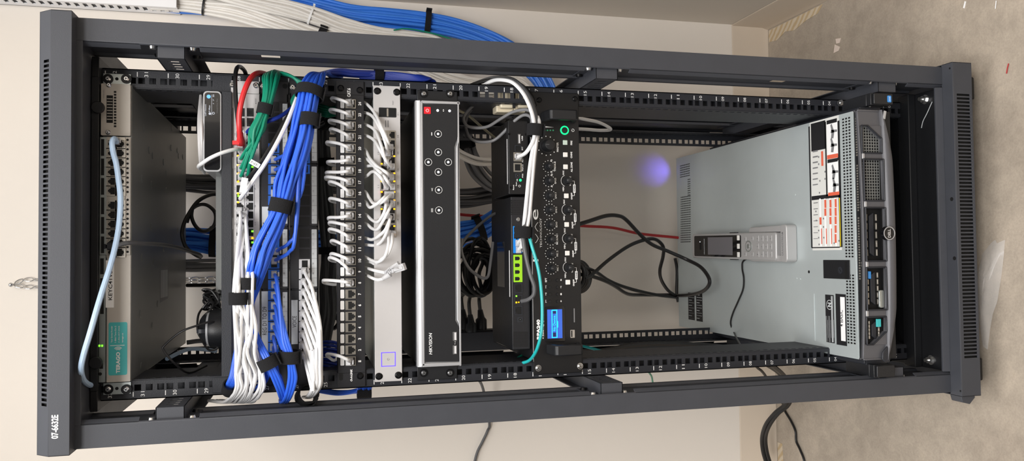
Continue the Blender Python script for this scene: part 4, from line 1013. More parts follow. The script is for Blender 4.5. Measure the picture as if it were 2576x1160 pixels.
mb.build('printed_drawings', 'print_grey', sl)
# asset plates
mb = MB(); lrect(mb, 2076, 2100, 741, 864, LZ, .3); lrect(mb, 2102, 2131, 739, 871, LZ, .35); ap = mb.build('asset_plate', 'print_black', sv)
mb = MB(); q0, q1 = top(2114, 747), top(2128, 859); mb.box(q1[0] - 0, q0[0], q1[1], q0[1], LZ + .35, LZ + .6); mb.m = 1
qa = top(2119.5, 780); qb = top(2119.5, 822); mb.text('4 BASIC', qb[0], qa[0], q1[1] + 6, q1[1] + 15, LZ + .65, fn=lambda u, v, w: (u, v, w), bold=.01)
mb.build('tape_label', ['label_white', 'print_black'], ap)
mb = MB(); q = top(2087, 767)
vs = []
for k in range(24):
    a, b2 = 2 * math.pi * k / 24, 2 * math.pi * (k + 1) / 24
    mb.add([(q[0] + r * math.cos(t), q[1] + r * math.sin(t), LZ + .4) for r, t in ((8, a), (8, b2), (9.2, b2), (9.2, a))], [(0, 1, 2, 3)])
mb.text('N', q[0] - 4, q[0] + 4, q[1] - 5, q[1] + 5, LZ + .4, fn=lambda u, v, w: (u, v, w), bold=.05)
for j in range(9):
    for (a, b_) in ((2078 + j * 2.4, 795),):
        lrect(mb, a, a + 1.1, 795 if j < 6 else 745, 861, LZ + .4, .06) if j % 3 != 2 else lrect(mb, a, a + 1.4, 805, 850, LZ + .4, .06)
mb.build('plate_print', 'label_grey', ap)
mb = MB(); lrect(mb, 1731, 1748, 736, 806, LZ, .25); lrect(mb, 1751, 1768, 738, 810, LZ, .25); rp = mb.build('rear_plate', 'print_black', sv)
mb = MB()
for k in range(10):
    py = 741 + k * 6.5; lrect(mb, 1733, 1746 if k % 2 else 1741, py, py + 2.2, LZ + .3, .06); lrect(mb, 1753, 1766 if k % 3 else 1760, py, py + 2.6, LZ + .3, .06)
mb.build('plate_print', 'label_grey', rp)
# front black section behind the bezel
FB = -98.
mb = MB(); mb.box(SX0 + 2, SX1 - 2, FB, SF + .5, SB + 1, ST - 2.2); mb.build('drive_bay_cover', 'inner_black', sv, bevel=.8)
vt = MB()
for k in range(62):
    x = 198 - k * 4.7
    if k in (15, 16, 17, 36, 37): continue
    for r in range(2): vt.box(x - 1.4, x + 1.4, SF - 8 - r * 6.6, SF - 4 - r * 6.6, ST - 2.4, ST - 2.05)
vt.build('vent_holes', 'jack_metal', sv)
# bezel: frame with openings
YB = -104.; XC = (SX0 + SX1) / 2
def bz(px, py, Y=YB): q = P(px, py, Y); return (q[0], q[2])
bt, bb = P(2166, 600, -106)[2], P(2257, 600, -118)[2]; L, Rr = XC - 221, XC + 221
mb = MB()
w_ = 35.
opn = [(bz(2200, b_, -120)[0], bz(2200, a, -120)[0]) for a, b_ in ((799, 869), (673, 781), (522, 657), (399, 504), (314, 383))]
zo0, zo1 = bz(2229, 600, -115)[1], bz(2175, 600, -110)[1]; print('bezel z', bb, zo0, zo1, bt)
hs = [(a, b_, zo0, zo1) for a, b_ in opn]
def curve(u): return 1 - ((u - XC) / 221.) ** 2
# frame follows a slight bow: deeper in the middle
cols = 44; 
def bow(u, v, w): return (u, w - 8 * curve(u), v)
grid_h = []
us_ = [L + (Rr - L) * i / cols for i in range(cols + 1)]
base_ = MB(); extra = [(u, u, bb, bb) for u in us_]
base_.plate(L, Rr, zo0 - 5, bt, [(round(a, 3), round(b_, 3), c, d) for a, b_, c, d in hs] + [(u, u, zo0, zo0) for u in us_], bow, YB, YB + 6)
base_.box(L, L + 3, YB - 2, FB + 6, zo0 - 5, bt); base_.box(Rr - 3, Rr, YB - 2, FB + 6, zo0 - 5, bt)
bez = base_.build('bezel', 'bezel_grey', sv, bevel=1.2)
# lower lip rolling forward
mb = MB()
for i in range(cols):
    a, b_ = us_[i], us_[i + 1]
    for (p_, q_) in (((0, 8), (-7, 26)),):
        pass
lip = []
prof = [(-1, zo0 - 1), (-5, zo0 - 5), (-7, bb + 12), (-6, bb + 3), (0, bb), (4, bb), (4, zo0 - 1)]
vs = []; n_ = len(prof)
for i, u in enumerate(us_):
    e = min(1, min(u - L, Rr - u) / 90.); 
    for (y, z) in prof: vs.append((u, YB + y - 8 * curve(u), z + 17 * (1 - e) ** 1.3 * max(0, min(1, (zo0 - z) / (zo0 - bb)))))
fs = [(i * n_ + k, i * n_ + (k + 1) % n_, (i + 1) * n_ + (k + 1) % n_, (i + 1) * n_ + k) for i in range(cols) for k in range(n_)] + [tuple(range(n_)), tuple(range(cols * n_, cols * n_ + n_))]
mb.add(vs, fs); mb.build('bezel_lip', 'bezel_grey', bez, smooth=60)
# trim round the openings and corner fillets of the outer two
for i, (a, b_) in enumerate(opn):
    yb = YB - 8 * curve((a + b_) / 2); mb = MB()
    pts = [(a, zo1), (b_, zo1), (b_, zo0), (a, zo0)]
    if i == 4: pts = [(a, zo1), (b_, zo1), (b_, zo1 - 12), (a + 26, zo0), (a, zo0)]
    if i == 0: pts = [(a, zo1), (b_, zo1), (b_, zo0), (b_ - 26, zo0), (a, zo1 - 12)]
    loop = [(x, yb - 2.2, z) for x, z in pts]
    dense = []
    for k in range(len(loop)):
        p_, q_ = Vector(loop[k]), Vector(loop[(k + 1) % len(loop)])
        for t in (.0, .06, .5, .94): dense.append(p_.lerp(q_, t))
    mb.sweep(dense, 1.6, 6, closed=True); mb.build('opening_trim', 'rail_paint', bez, smooth=60)
    if i == 4: mb = MB(); mb.prism([(b_, zo1 - 12), (b_ + .5, zo0 - .5), (a + 26, zo0 - .5)], 'xz', yb - 1.5, YB + 6); mb.build('bezel_corner', 'bezel_grey', bez)
    if i == 0: mb = MB(); mb.prism([(a, zo1 - 12), (a - .5, zo0 - .5), (b_ - 26, zo0 - .5)], 'xz', yb - 1.5, YB + 6); mb.build('bezel_corner', 'bezel_grey', bez)
    # what is behind
    mb = MB(); yk = YB + 2
    mb.box(a, b_, FB - 1.4, FB - .2, zo0, zo1); mb.build('bay_dark', 'cavity', sv)
    if i in (3, 4):
        hs = []; nx = int((b_ - a) / 5.2); nz = int((zo1 - zo0) / 5.2)
        for u in range(nx):
            for v in range(nz): hs.append((a + 1 + u * 5.2, a + 4.6 + u * 5.2, zo0 + 1 + v * 5.2, zo0 + 4.6 + v * 5.2))
        mb = MB(); mb.plate(a, b_, zo0, zo1, hs, lambda u, v, w: (u, w, v), FB - 5, FB - 4); mb.build('drive_grille', 'dark_chassis', sv)
    else:
        mb = MB(); 
        for r in range(2):
            for k in range(5): x = a + 9 + k * (b_ - a - 16) / 5; zz = zo0 + 8 + r * 20; mb.box(x, x + (b_ - a) / 8, FB - 5, FB - 2, zz, zz + 2.4)
        mb.m = 1
        mb.prism([(a + 8, zo0 + 16), (b_ - 8, zo0 + 16), (b_ - 14, zo0 + 25), (a + 14, zo0 + 25)], 'xz', FB - 6, FB - 3)
        mb.build('drive_carriers', ['jack_metal', 'rail_paint'], sv, bevel=.4)
mb = MB(); a, b_ = opn[0]; mb.box(b_ - 18, b_ - 4, FB - 9, FB - 6, zo0 + 8, zo0 + 17); mb.build('release_tab', 'teal_plastic', sv, bevel=.6)
mb = MB(); a, b_ = opn[1]; mb.box(b_ - 20, b_ - 7, FB - 9, FB - 6, zo1 - 14, zo1 - 8); mb.build('usb_port', 'intel_blue', sv, bevel=.6)
mb = MB(); mb.prism(rrect(a + 3, a + 34, zo0 + 1, zo0 + 11, 3), 'xz', FB - 10, FB - 6); mb.build('bezel_key_slot', 'zinc', sv, bevel=.6)
for k in range(4):
    x = (opn[k][1] + opn[k + 1][0]) / 2; mb = MB(); yb = YB - 8 * curve(x); mb.box(x - 5, x + 5, yb - 1.4, yb, zo1 - 4.5, zo1 + .5); mb.build('rib_highlight', 'light_metal', bez, bevel=.8)
# badge
cx2, cz2 = bz(2236, 587, -124); yb = -125.
mb = MB(); mb.cyl((cx2, yb, cz2), (cx2, YB - 14, cz2), 11.4, 12.4, 40); mb.m = 1; mb.ring((cx2, cz2), 10.2, 11.6, yb - .8, yb, 40)
mb.text('DELL', cx2 - 7.6, cx2 + 7.6, cz2 - 2.9, cz2 + 3.1, yb, bold=.05)
mb.build('badge', ['gloss_black', 'light_metal'], bez)
mb = MB(); x, z = bz(2222, 290, -108); mb.obox((x, -111, z), (7.5, 1, 2.6), Matrix.Rotation(math.radians(12), 3, 'Y')); mb.build('bezel_lock', 'light_metal', bez, bevel=.6)
mb = MB(); x, z = bz(2231, 893, -112); mb.prism([(x - 13, z - 8), (x + 8, z - 9), (x + 15, z - 3), (x + 4, z + 7), (x - 8, z + 8), (x - 13, z + 3)], 'xz', -110.5, -107); mb.build('release_pad', 'rail_paint', bez, bevel=1.2)
# rack ears of the server
for s, (a, b_) in ((1, (236, 266)), (-1, (917, 949))):
    x0_, x1_ = P(2210, b_, -92)[0], P(2210, a, -92)[0]; z0_, z1_ = P(2243 if s > 0 else 2248, a, -98)[2], P(2192 if s > 0 else 2200, a, -98)[2]
    mb = MB(); mb.box(x0_, x1_, -96, -84, z0_ + 1, z1_); mb.box(x0_, x1_, -84, -20, z1_ - 8, z1_); mb.prism(rrect(x0_ + 1, x1_ - 1, z0_, z1_ - 3, 2), 'xz', -101, -96)
    e = mb.build('server_ear', 'black_plastic', sv, bevel=1)
    if s > 0: mb = MB(); mb.prism(rrect(x0_ + 5, x0_ + 17, z0_ + 4, z0_ + 12, 1.5), 'xz', -101.4, -101); mb.m = 1; mb.text('intel', x0_ + 7, x0_ + 15, z0_ + 6, z0_ + 9.5, -101.3); mb.build('processor_sticker', ['intel_blue', 'label_white'], e)
# slide rails
for (xa, xb) in ((SX0 - 11, SX0 - 1), (SX1 + 1, SX1 + 9)):
    mb = MB(); mb.box(xa, xb, -78, 470, SB + 4, SB + 48); mb.box(xa + 2, xb - 2, -78, 470, SB + 47, SB + 52); mb.build('slide_rail', 'rail_paint', sv, bevel=1)
q = P(2127, 255, -20); mb = MB(); mb.cyl((q[0], -2, q[2]), (q[0], -8, q[2]), 5.6, n=6); mb.cyl((q[0], -8, q[2]), (q[0], -10, q[2]), 3); mb.build('nut', 'steel', rack)

# ================================================================ cordless phone on its charging cradle
def tp(px, py, Z): q = P(px, py, Z=Z); return (q[0], q[1])
cr = thing('charging_cradle', 'silver charging cradle lying on the server lid under the handset', 'charger', (tp(1930, 614, ST)[0], tp(1930, 614, ST)[1], ST))
zc = ST + 24
a0 = tp(1980, 660, zc); a1 = tp(1884, 571, zc)
cx0, cx1, cy0, cy1 = a0[0], a1[0], a0[1], a1[1]
mb = MB(); mb.prism(rrect(cx0, cx1, cy0, cy0 + 22, 7) , 'xy', ST, zc)
hx = (cx0 + cx1) / 2; 
mb.prism([(cx0 + 1, cy0 + 12), (cx0 + 14, cy0 + 12), (cx0 + 13, cy1 + 2), (cx0 + 6, cy1 + 4), (cx0 + 1, cy1 - 4)], 'xy', ST, zc - 1)
mb.prism([(cx1 - 1, cy0 + 12), (cx1 - 14, cy0 + 12), (cx1 - 13, cy1 + 2), (cx1 - 6, cy1 + 4), (cx1 - 1, cy1 - 4)], 'xy', ST, zc - 1)
mb.box(cx0 + 6, cx1 - 6, cy0 + 6, cy1 - 4, ST, ST + 6)
mb.build('cradle_body', 'phone_silver', cr, bevel=2.2, bseg=3)
mb = MB(); q0, q1 = tp(1971, 644, zc), tp(1966, 584, zc); mb.text('GRANDSTREAM', q0[0], q1[0], q0[1], q0[1] + 5.4, zc + .2, fn=lambda u, v, w: (u, v, w), bold=.02); mb.build('lettering', 'print_grey', cr)
ph = thing('cordless_phone', 'silver cordless handset with a black screen panel resting in the cradle on the server', 'phone', (hx, cy0 + 90, ST))
# handset lies sloping: lower end in the cradle, upper end raised a little
zt0, zt1 = ST + 27, ST + 34
Hb = P(1952, 620, Z=zt0); Ht = P(1741, 619, Z=zt1)
ax = (Vector(Ht) - Vector(Hb)); Ln = ax.length; ax.normalize(); ux = Vector((1, 0, 0)); ux = (ux - ax * ux.dot(ax)).normalized(); uz = ux.cross(ax)
if uz.z < 0: uz = -uz
hw = (P(1850, 586, Z=ST + 31)[0] - P(1850, 652, Z=ST + 31)[0]) / 2
def hs_(u, v, w): return Vector(Hb) + ux * u + ax * v + uz * w
def hprism(mb, poly, w0, w1):
    n = len(poly); mb.add([hs_(u, v, w0) for u, v in poly] + [hs_(u, v, w1) for u, v in poly], [tuple(range(n)), tuple(range(2 * n - 1, n - 1, -1))] + [(i, (i + 1) % n, n + (i + 1) % n, n + i) for i in range(n)])
mb = MB(); hprism(mb, rrect(-hw, hw, 0, Ln, 6, 4), -19, 0); mb.build('handset_body', 'phone_silver', ph, bevel=3, bseg=3)
def hv(px): # distance along the handset for an image x
    return (P(px, 620, Z=ST + 31)[1] - P(1952, 620, Z=ST + 31)[1]) / (P(1741, 620, Z=ST + 31)[1] - P(1952, 620, Z=ST + 31)[1]) * Ln
mb = MB(); hprism(mb, rrect(-hw + 4.5, hw - 4.5, hv(1864), hv(1747), 4, 4), -.2, .5); mb.build('screen_panel', 'gloss_black', ph)
mb = MB(); hprism(mb, [(-hw + 9, hv(1843)), (hw - 8.5, hv(1843)), (hw - 8.5, hv(1781)), (-hw + 9, hv(1781))], .5, .7); mb.build('screen', 'phone_screen', ph)
mb = MB(); hprism(mb, rrect(-9, 9, hv(1764) - .8, hv(1760) - .2, .8), .5, .8); mb.build('earpiece', 'cavity', ph)
mb = MB(); mb.text('GRANDSTREAM', -hw + 9, hw - 12, hv(1773), hv(1773) + 3.4, .8, fn=lambda u, v, w: hs_(u, v, w), bold=.02); mb.build('lettering', 'label_grey', ph)
mb = MB(); hprism(mb, rrect(9, 11, hv(1762), hv(1762) + 2, .8), .5, .9); mb.build('status_light', 'led_white', ph)
bn = MB(); tx = MB()
for k in range(3): mb = MB(); u = -18.5 + k * 18.5; hprism(mb, rrect(u - 5.6, u + 5.6, hv(1861), hv(1855), 1), .4, 1.6); mb.build('soft_key', 'rack_button', ph, bevel=.4)
for r, px in enumerate((1906, 1917, 1928, 1939)):
    for k in range(3):
        u = -16.5 + k * 16.5; mb = MB(); hprism(mb, rrect(u - 6.4, u + 6.4, hv(px + 3.2), hv(px - 3.2), 1), -.1, .9); o = mb.build('number_key', 'phone_silver', ph, bevel=.3)
        tx.text('123456789*0#'[r * 3 + k], u - 2, u + .6, hv(px) - 2, hv(px) + 2, 1.0, fn=lambda u, v, w: hs_(u, v, w), bold=.03)
for (px, u) in ((1874, 16), (1892, 17), (1874, -17), (1892, -17)):
    mb = MB(); hprism(mb, rrect(u - 4.6, u + 4.6, hv(px + 3), hv(px - 3), 1), -.1, .9); mb.build('function_key', 'phone_silver', ph, bevel=.3)
    tx.text('o', u - 1.4, u + 1.4, hv(px) - 1.2, hv(px) + 1.2, 1.0, fn=lambda u, v, w: hs_(u, v, w), bold=.05)
tx.build('key_legends', 'print_grey', ph)
mb = MB(); c = hs_(0, hv(1883), 0); mb.cyl(c, c + uz * 1.2, 12.4, 12, 36); mb.m = 1; mb.cyl(c + uz * 1.2, c + uz * 1.3, 9.6, n=36); mb.m = 0; mb.cyl(c + uz * 1.2, c + uz * 2.0, 5, n=28); mb.build('navigation_ring', ['zinc', 'phone_silver'], ph, bevel=.3)
for s in (-1, 1): mb = MB(); hprism(mb, rrect(s * hw - 2, s * hw + 2, hv(1846), hv(1830), 1.5), -12, -5); mb.build('side_key', 'black_plastic', ph, bevel=.6)
cable('cradle_lead', 'cord', [(cx0 + 14, cy1 - 10, ST + 8)] + [P(a, b_, Z=ST + 3) for a, b_ in ((1872, 655), (1867, 674), (1871, 700), (1869, 728), (1856, 760), (1843, 790), (1838, 815))] + [P(1848, 840, Z=ST + 4), P(1862, 868, 120), P(1876, 892, 95)], 1.9, 'black_cable', parent=cr, mm=True)
# ================================================================ short white patch cords of the CAT.6 panel
LOOP = {24: (834, 247), 23: (830, 276), 22: (828, 303), 21: (831, 325), 20: (822, 358), 19: (824, 407), 18: (821, 434), 17: (819, 446), 16: (828, 458), 15: (829, 500), 14: (826, 548), 13: (828, 560), 12: (828, 577), 11: (833, 606), 10: (832, 639), 9: (828, 649), 8: (813, 706), 1: (822, 892)}
LOW = {24: [(917, 258), (941, 282), (960, 320), (975, 355), (981, 372)], 23: [(917, 283), (938, 294), (958, 328), (970, 360), (976, 385)], 22: [(918, 313), (943, 328), (958, 362), (967, 395), (972, 410)],
       21: [(918, 340), (940, 352), (955, 375), (970, 402), (984, 420)], 20: [(918, 376), (930, 398), (950, 420), (972, 434), (983, 446)], 19: [(918, 396), (938, 416), (955, 432), (969, 443)],
       18: [(920, 418), (942, 418), (958, 434), (974, 455), (985, 470)], 17: [(920, 444), (934, 433), (945, 434), (960, 450), (971, 470)], 16: [(918, 482), (930, 500), (940, 512), (957, 511), (974, 498), (983, 490)],
       15: [(918, 507), (925, 516), (932, 522), (950, 512), (966, 497), (973, 490)], 14: [(920, 540), (936, 554), (951, 558), (964, 540), (971, 518), (972, 510)], 13: [(921, 563), (936, 575), (951, 576), (966, 552), (979, 527), (985, 512)],
       12: [(919, 599), (935, 603), (950, 596), (968, 580), (978, 560), (984, 545)], 11: [(920, 616), (946, 617), (962, 605), (973, 583), (980, 556), (981, 545)], 10: [(918, 647), (935, 655), (952, 659), (968, 646), (977, 618), (978, 588)],
       9: [(931, 659), (944, 664), (960, 652), (975, 640), (986, 612), (987, 588)], 8: [(920, 674), (940, 680), (958, 684), (968, 686)], 1: [(921, 692), (935, 699), (950, 704), (963, 702)]}
JX = 884
for n_ in sorted(LOOP, reverse=True):
    y = jy(n_); lx, ly = LOOP[n_]; low = LOW[n_]
    extra = ' and loops up past its top edge' if n_ != 8 and n_ != 1 else ''
    lb = 'white patch cord in jack %d of the CAT.6 panel' % n_ + (', its other plug dangling loose' if n_ in (8, 1) else '')
    Pj = P(JX, y, -8); o = thing('patch_cable', lb, 'cable', Pj, 'white patch cords of the CAT.6 panel')
    plug(o, P(JX - 1, y, -6), (0, -1, .35), (0, 0, -1), 17)
    dl = ly - y
    pts = [P(JX - 4, y + .5, -20), P(JX - 8, y + dl * .1, -30), P(870, y + dl * .35, -34), P(852, y + dl * .8, -28), P(lx + 5, ly - 1, -14), P(lx, ly + 1, 0), P(lx + 4, ly + 6, 14), P(848, ly + 9, 26)]
    ys_ = low[0][1]; pts += [P(870, (ly + 9) * .6 + ys_ * .4, 34), P(900, ys_ - 1, 30)]
    N = len(low)
    for i, (a, b_) in enumerate(low):
        t = i / (N - 1.); yy = 20 - 62 * min(1, t * 1.6) if i < N - 1 else -22
        if i == 0: yy = 10
        if n_ in (8, 1): yy = (14, -14, -26, -30)[min(i, 3)]
        pts.append(P(a, b_, yy))
    mb = MB(); mb.sweep(cat(pts, 6), 2.55, 9); mb.build('cord', 'white_cable', o)
    ex, ey = low[-1]
    if n_ in (8, 1):
        d = Vector(P(1000, 676, -44)) - Vector(P(ex, ey, -30)); d.normalize(); c = Vector(P(ex, ey, -30))
        off = Vector((0, 0, 0)) if n_ == 8 else Vector((3, 4, 2))
        tip = c + d * 38 + off; mb = MB(); mb.cyl(c, c + d * 15, 3.2, 5.2, 12); mb.build('boot', 'clear_plug', o); plug(o, tip, -d, (0, -1, 0), 26)
        hd = MB(); hd.sweep([tip - d * 12 + Vector((0, -8, 2)), tip - d * 18 + Vector((4, -13, 4)), tip - d * 25 + Vector((3, -10, 3)), tip - d * 30 + Vector((0, -5, 0))], 1., 5); hd.build('latch_guard', 'clear_plug', o)
    else:
        plug(o, P(ex + (1 if ex > 977 else -1), ey + 1, -6), (0, -1, 0), (0, 0, 1 if ex > 977 else -1), 15)
# ================================================================ metro switch leads
o = thing('ethernet_cable', 'pale blue cable arching from the topmost switch across its face to the left ear', 'cable', P(296, 356, -10))
plug(o, P(294, 356, -10), (0, -1, 0), (0, 0, -1), 15)
mb = MB(); mb.sweep(cat([P(a, b_, c) for a, b_, c in ((293, 357, -24), (287, 349, -40), (282, 360, -48), (285, 385, -50), (292, 410, -52), (298, 450, -54), (303, 500, -55), (300, 560, -56), (292, 610, -62), (277, 670, -76), (258, 730, -88), (243, 780, -96), (226, 840, -100), (211, 890, -99), (204, 925, -94), (208, 952, -70), (222, 967, -34), (240, 971, 0), (256, 970, 24))], 6), 4.0, 10); mb.build('cord', 'pale_blue_cable', o)
cable('ethernet_cable', 'pale blue cable running back beside the left rail below the topmost switch', [(330, 968, 40), (345, 962, 60), (380, 956, 120), (430, 962, 200), (470, 968, 260), (510, 960, 320)], 3.4, 'pale_blue_cable')
cable('ethernet_cable', 'pale blue cable crossing under the topmost switch toward the rear left rail', [(420, 903, 330), (450, 888, 380), (480, 878, 420), (520, 880, 440), (545, 884, 450)], 4, 'pale_blue_cable')
o = thing('ethernet_cable', 'dark grey cable plugged into the topmost switch and bending under its body', 'cable', P(285, 618, -10))
plug(o, P(281, 620, -10), (0, -1, 0), (0, 0, 1), 14, m_='rail_paint')
mb = MB(); mb.sweep(cat([P(a, b_, c) for a, b_, c in ((283, 619, -20), (295, 618, -30), (310, 613, -30), (330, 611, -24), (360, 613, 0), (400, 615, 60), (440, 621, 140), (475, 632, 220), (500, 640, 260), (506, 645, 280))], 6), 3.4, 8); mb.build('cord', 'dark_grey_cable', o)
cable('coaxial_cable', 'thick black cable coiled in one loop behind the shelf', [(560, 489, 420), (530, 490, 420), (500, 505, 410), (480, 530, 400), (464, 560, 390), (458, 590, 380), (468, 622, 380), (490, 640, 380), (505, 648, 390)], 3.9, 'black_cable')
cable('coaxial_cable', 'round loop of thick black cable seen against the wall behind the shelf', [(470, 560, 404), (480, 530, 410), (500, 516, 414), (520, 516, 414), (538, 530, 414), (543, 548, 414), (538, 568, 412), (522, 580, 410), (505, 580, 408), (490, 566, 406), (482, 545, 404), (484, 522, 402)], 3.7, 'black_cable')
# ================================================================ red, white and black leads of the 48-port switch
o = thing('ethernet_cable', 'bright red cable with a red boot arching over the right end of the 48-port switch', 'cable', P(602, 352, -10))
mb = MB(); mb.sweep(cat([P(a, b_, c) for a, b_, c in ((604, 345, -30), (602, 320, -40), (602, 290, -44), (606, 262, -46), (613, 235, -44), (622, 212, -38), (632, 195, -26), (645, 185, -8), (660, 184, 12), (674, 190, 34), (690, 200, 60))], 6), 4.2, 10); mb.build('cord', 'red_cable', o)
mb = MB(); c0, c1, c2 = Vector(P(606, 364, -10)), Vector(P(605, 350, -26)), Vector(P(604, 334, -34)); mb.sweep([c0, c0.lerp(c1, .5), c1, c2], [6.2, 6.6, 5.6, 4.4], 12)
mb.obox(Vector(P(594, 360, -20)), (3, 6, 5), Matrix.Identity(3)); mb.build('boot', 'red_cable', o, smooth=60)
mb = MB(); mb.obox(Vector(P(604, 367, -8)), (5.5, 4, 5), Matrix.Identity(3)); mb.build('plug', 'clear_plug', o)
cable('ethernet_cable', 'black cable hanging down beside the red cable at the right end of the 48-port switch', [(622, 205, 60), (616, 180, 50), (604, 168, 20), (596, 172, -14), (592, 192, -26), (592, 225, -30), (594, 260, -30), (597, 290, -28), (600, 315, -18), (601, 330, -6)], 3.4, 'black_cable')
o = thing('ethernet_cable', 'white cable leaving the 48-port switch toward the silver controller', 'cable', P(606, 378, -10))
plug(o, P(606, 378, -7), (0, -1, 0), (0, 0, 1), 15)
mb = MB(); mb.sweep(cat([P(a, b_, c) for a, b_, c in ((606, 376, -22), (590, 376, -36), (560, 384, -44), (530, 397, -44), (510, 410, -36), (500, 418, -18), (503, 424, 10), (512, 428, 50))], 6), 2.9, 9); mb.build('cord', 'white_cable', o)
# green leads
G0 = [(606, 400), (606, 423), (606, 443), (617, 398), (620, 420), (622, 440), (623, 405), (630, 392), (612, 392), (616, 385)]
for k, (ex, ey) in enumerate(G0):
    t = ((k * 3) % 10) / 9 - .5; ga = k * 2.4; gx = 14 * math.sqrt((k + .5) / 10) * math.cos(ga); gy = 8 * math.sqrt((k + .5) / 10) * math.sin(ga); o = thing('ethernet_cable', 'green cable strapped in the bunch fanning into the 48-port switch', 'cable', P(ex, ey, -8), 'green cables into the 48-port switch')
    plug(o, P(ex, ey + 3, -6), (0, -1, 0), (0, 0, 1 if ex > 615 else -1), 15)
    s_ = (k // 5) * 7
    pts = [(ex, ey, -24), (ex + 3, ey - 5, -34), (ex + (648 - ex) * .35, ey + (330 - ey) * .35, -44 - s_), (646 + gx * 1.3, 330, -52 + gy), (656 + gx, 303, -52 + gy), (667 + gx * .85, 275, -50 + gy), (675 + gx * .9, 245, -46 + gy), (680 + gx * 1.2, 215, -38 + gy), (682 + gx * 1.5, 195, -24 + gy), (688 + gx * 1.3, 179 + abs(gx) * .5, -2), (702 + gx * .7, 184, 18), (712, 195 + k, 34), (725, 215, 54)]
    mb = MB(); mb.sweep(cat([P(*q) for q in pts], 5), 2.7, 8); mb.build('cord', 'green_cable', o)
band('cable_strap', 'black hook-and-loop strap around the green cables', P(670, 262, -50), P(664, 288, -50), 10.5, 1.6, sq=1.)
for k in range(5):
    cable('ethernet_cable', 'green cable arching over the right end of the two patch panels', [(690 + k, 186, 20), (703 + k * 1.5, 183 + k, 0), (722 + k * 2, 187 + k, -14), (741 + k * 2, 197 + k, -22), (752 + k * 2.5, 212, -22), (752 - k, 232, -16), (738 - k, 255, -14), (741 + k * .6, 280, -12), (748, 300, 6)], 2.5, 'green_cable', group='green cables over the right panel ends')
for k in range(5):
    cable('ethernet_cable', 'green cable behind the CAT.6 panel in the gap above jack 23', [(802, 262 + k * 6, 60), (818, 268 + k * 6, 46), (832, 272 + k * 5, 50), (850, 268 + k * 5, 70)], 2.4, 'green_cable', group='green cables in the gap above the CAT.6 panel')
# black/white leads crossing with flags
cable('ethernet_cable', 'black cable with a small white flag crossing from the blue bundle to the 48-port switch', [(748, 246, -24), (735, 275, -46), (716, 305, -58), (698, 340, -66), (676, 378, -70), (654, 412, -68), (632, 440, -58), (618, 455, -40), (612, 462, -16)], 3.1, 'black_cable')
cable('ethernet_cable', 'white cable with a grey PAGING flag crossing from the blue bundle to the 48-port switch', [(752, 232, -28), (741, 262, -52), (728, 295, -62), (712, 330, -70), (690, 372, -76), (664, 415, -78), (640, 450, -74), (622, 476, -60), (607, 496, -34), (605, 500, -14)], 3.3, 'white_cable')
o = cable('ethernet_cable', 'dark blue-black cable slanting from the strapped blue bundle into the 48-port switch', [(745, 262, -10), (720, 283, -30), (700, 295, -40), (680, 303, -40), (655, 312, -30), (630, 325, -16), (622, 333, -8)], 3.2, 'navy_cable')
def flag(label, px, py, Y, w, h, ang, st=None):
    c = Vector(P(px, py, Y)); R = Matrix.Rotation(math.radians(ang), 3, 'Y'); mb = MB(); mb.obox(c, (w / 2, .4, h / 2), R)
    if st:
        mb.m = 1; mb.text(st, -w * .38, w * .38, -h * .25, h * .25, 0, fn=lambda u, v, w_: c + R @ Vector((u, -.6, v)), flip=True)
    o = mb.build('cable_flag', ['label_white', 'print_grey']); tag(o, label, 'label')
flag('small white flag tag folded on the black cable over the green cables', 641, 412, -80, 15, 7, -60, 'NE')
flag('grey PAGING flag tag on the white cable beside the empty ports', 613, 466, -80, 9, 22, 100, None)
f = MB(); x0, x1, z0, z1 = R4(609, 617, 454, 479, -81); f.text('PAGING', x0 + 1, x1 - 1, z0 + 1, z1 - 1, -81, flip=True); 
# ================================================================ white leads on the left of the 48-port switch
rnd = random.Random(5)
WP = []
for k in range(13):
    top_ = [(604, 532), (604, 556), (604, 578), (606, 600), (618, 560), (619, 585), (620, 604), (618, 540), (612, 570), (606, 640), (612, 655), (618, 625), (603, 620)][k]
    second = k in (4, 5, 6, 7, 11)
    mx = (627 if second else 601) + ((k * 5) % 13 - 6) * (1.3 if second else 2.0); my = 715 if second else 752; zz = -((k * 7) % 4) * 5
    lo = 590 + k * 5.8
    a = [(top_[0], top_[1], -16), (top_[0] + 1, top_[1] + 22, -36), (mx * .5 + top_[0] * .5, (top_[1] + my) * .5, -52), (mx, my - 30, -50 + zz), (mx, my + 12, -52 + zz)]
    a += [(mx + (lo - mx) * .5 + rnd.uniform(-9, 9), 820, -56 - (k % 4) * 6), (lo + rnd.uniform(-9, 9) - (6 if k > 6 else 0), 890, -50 - (k % 3) * 6), (lo + rnd.uniform(-6, 6), 940, -46), (lo + rnd.uniform(-5, 5), 975, -38), (lo - 12 + rnd.uniform(-8, 8), 1002, -16), (lo - 34 + rnd.uniform(-8, 8), 1012, 6), (lo - 60 + rnd.uniform(-6, 6), 1008, 34)]
    o = thing('ethernet_cable', 'white cable in the strapped bunch running down the left of the 48-port switch', 'cable', P(*a[0]), 'white cables down the left of the 48-port switch')
    plug(o, P(top_[0], top_[1] - 1, -6), (0, -1, 0), (0, 0, 1 if top_[0] > 610 else -1), 14)
    mb = MB(); mb.sweep(cat([P(*q) for q in a], 5), 2.6, 8); mb.build('cord', 'white_cable', o)
band('cable_strap', 'black hook-and-loop strap around the white cables, higher one beside the blue cables', P(625, 699, -60), P(624, 729, -60), 9, 1.6, sq=.9)
band('cable_strap', 'black hook-and-loop strap around the white cables, lower one at the left', P(601, 736, -62), P(601, 767, -62), 13, 1.6, sq=.8)
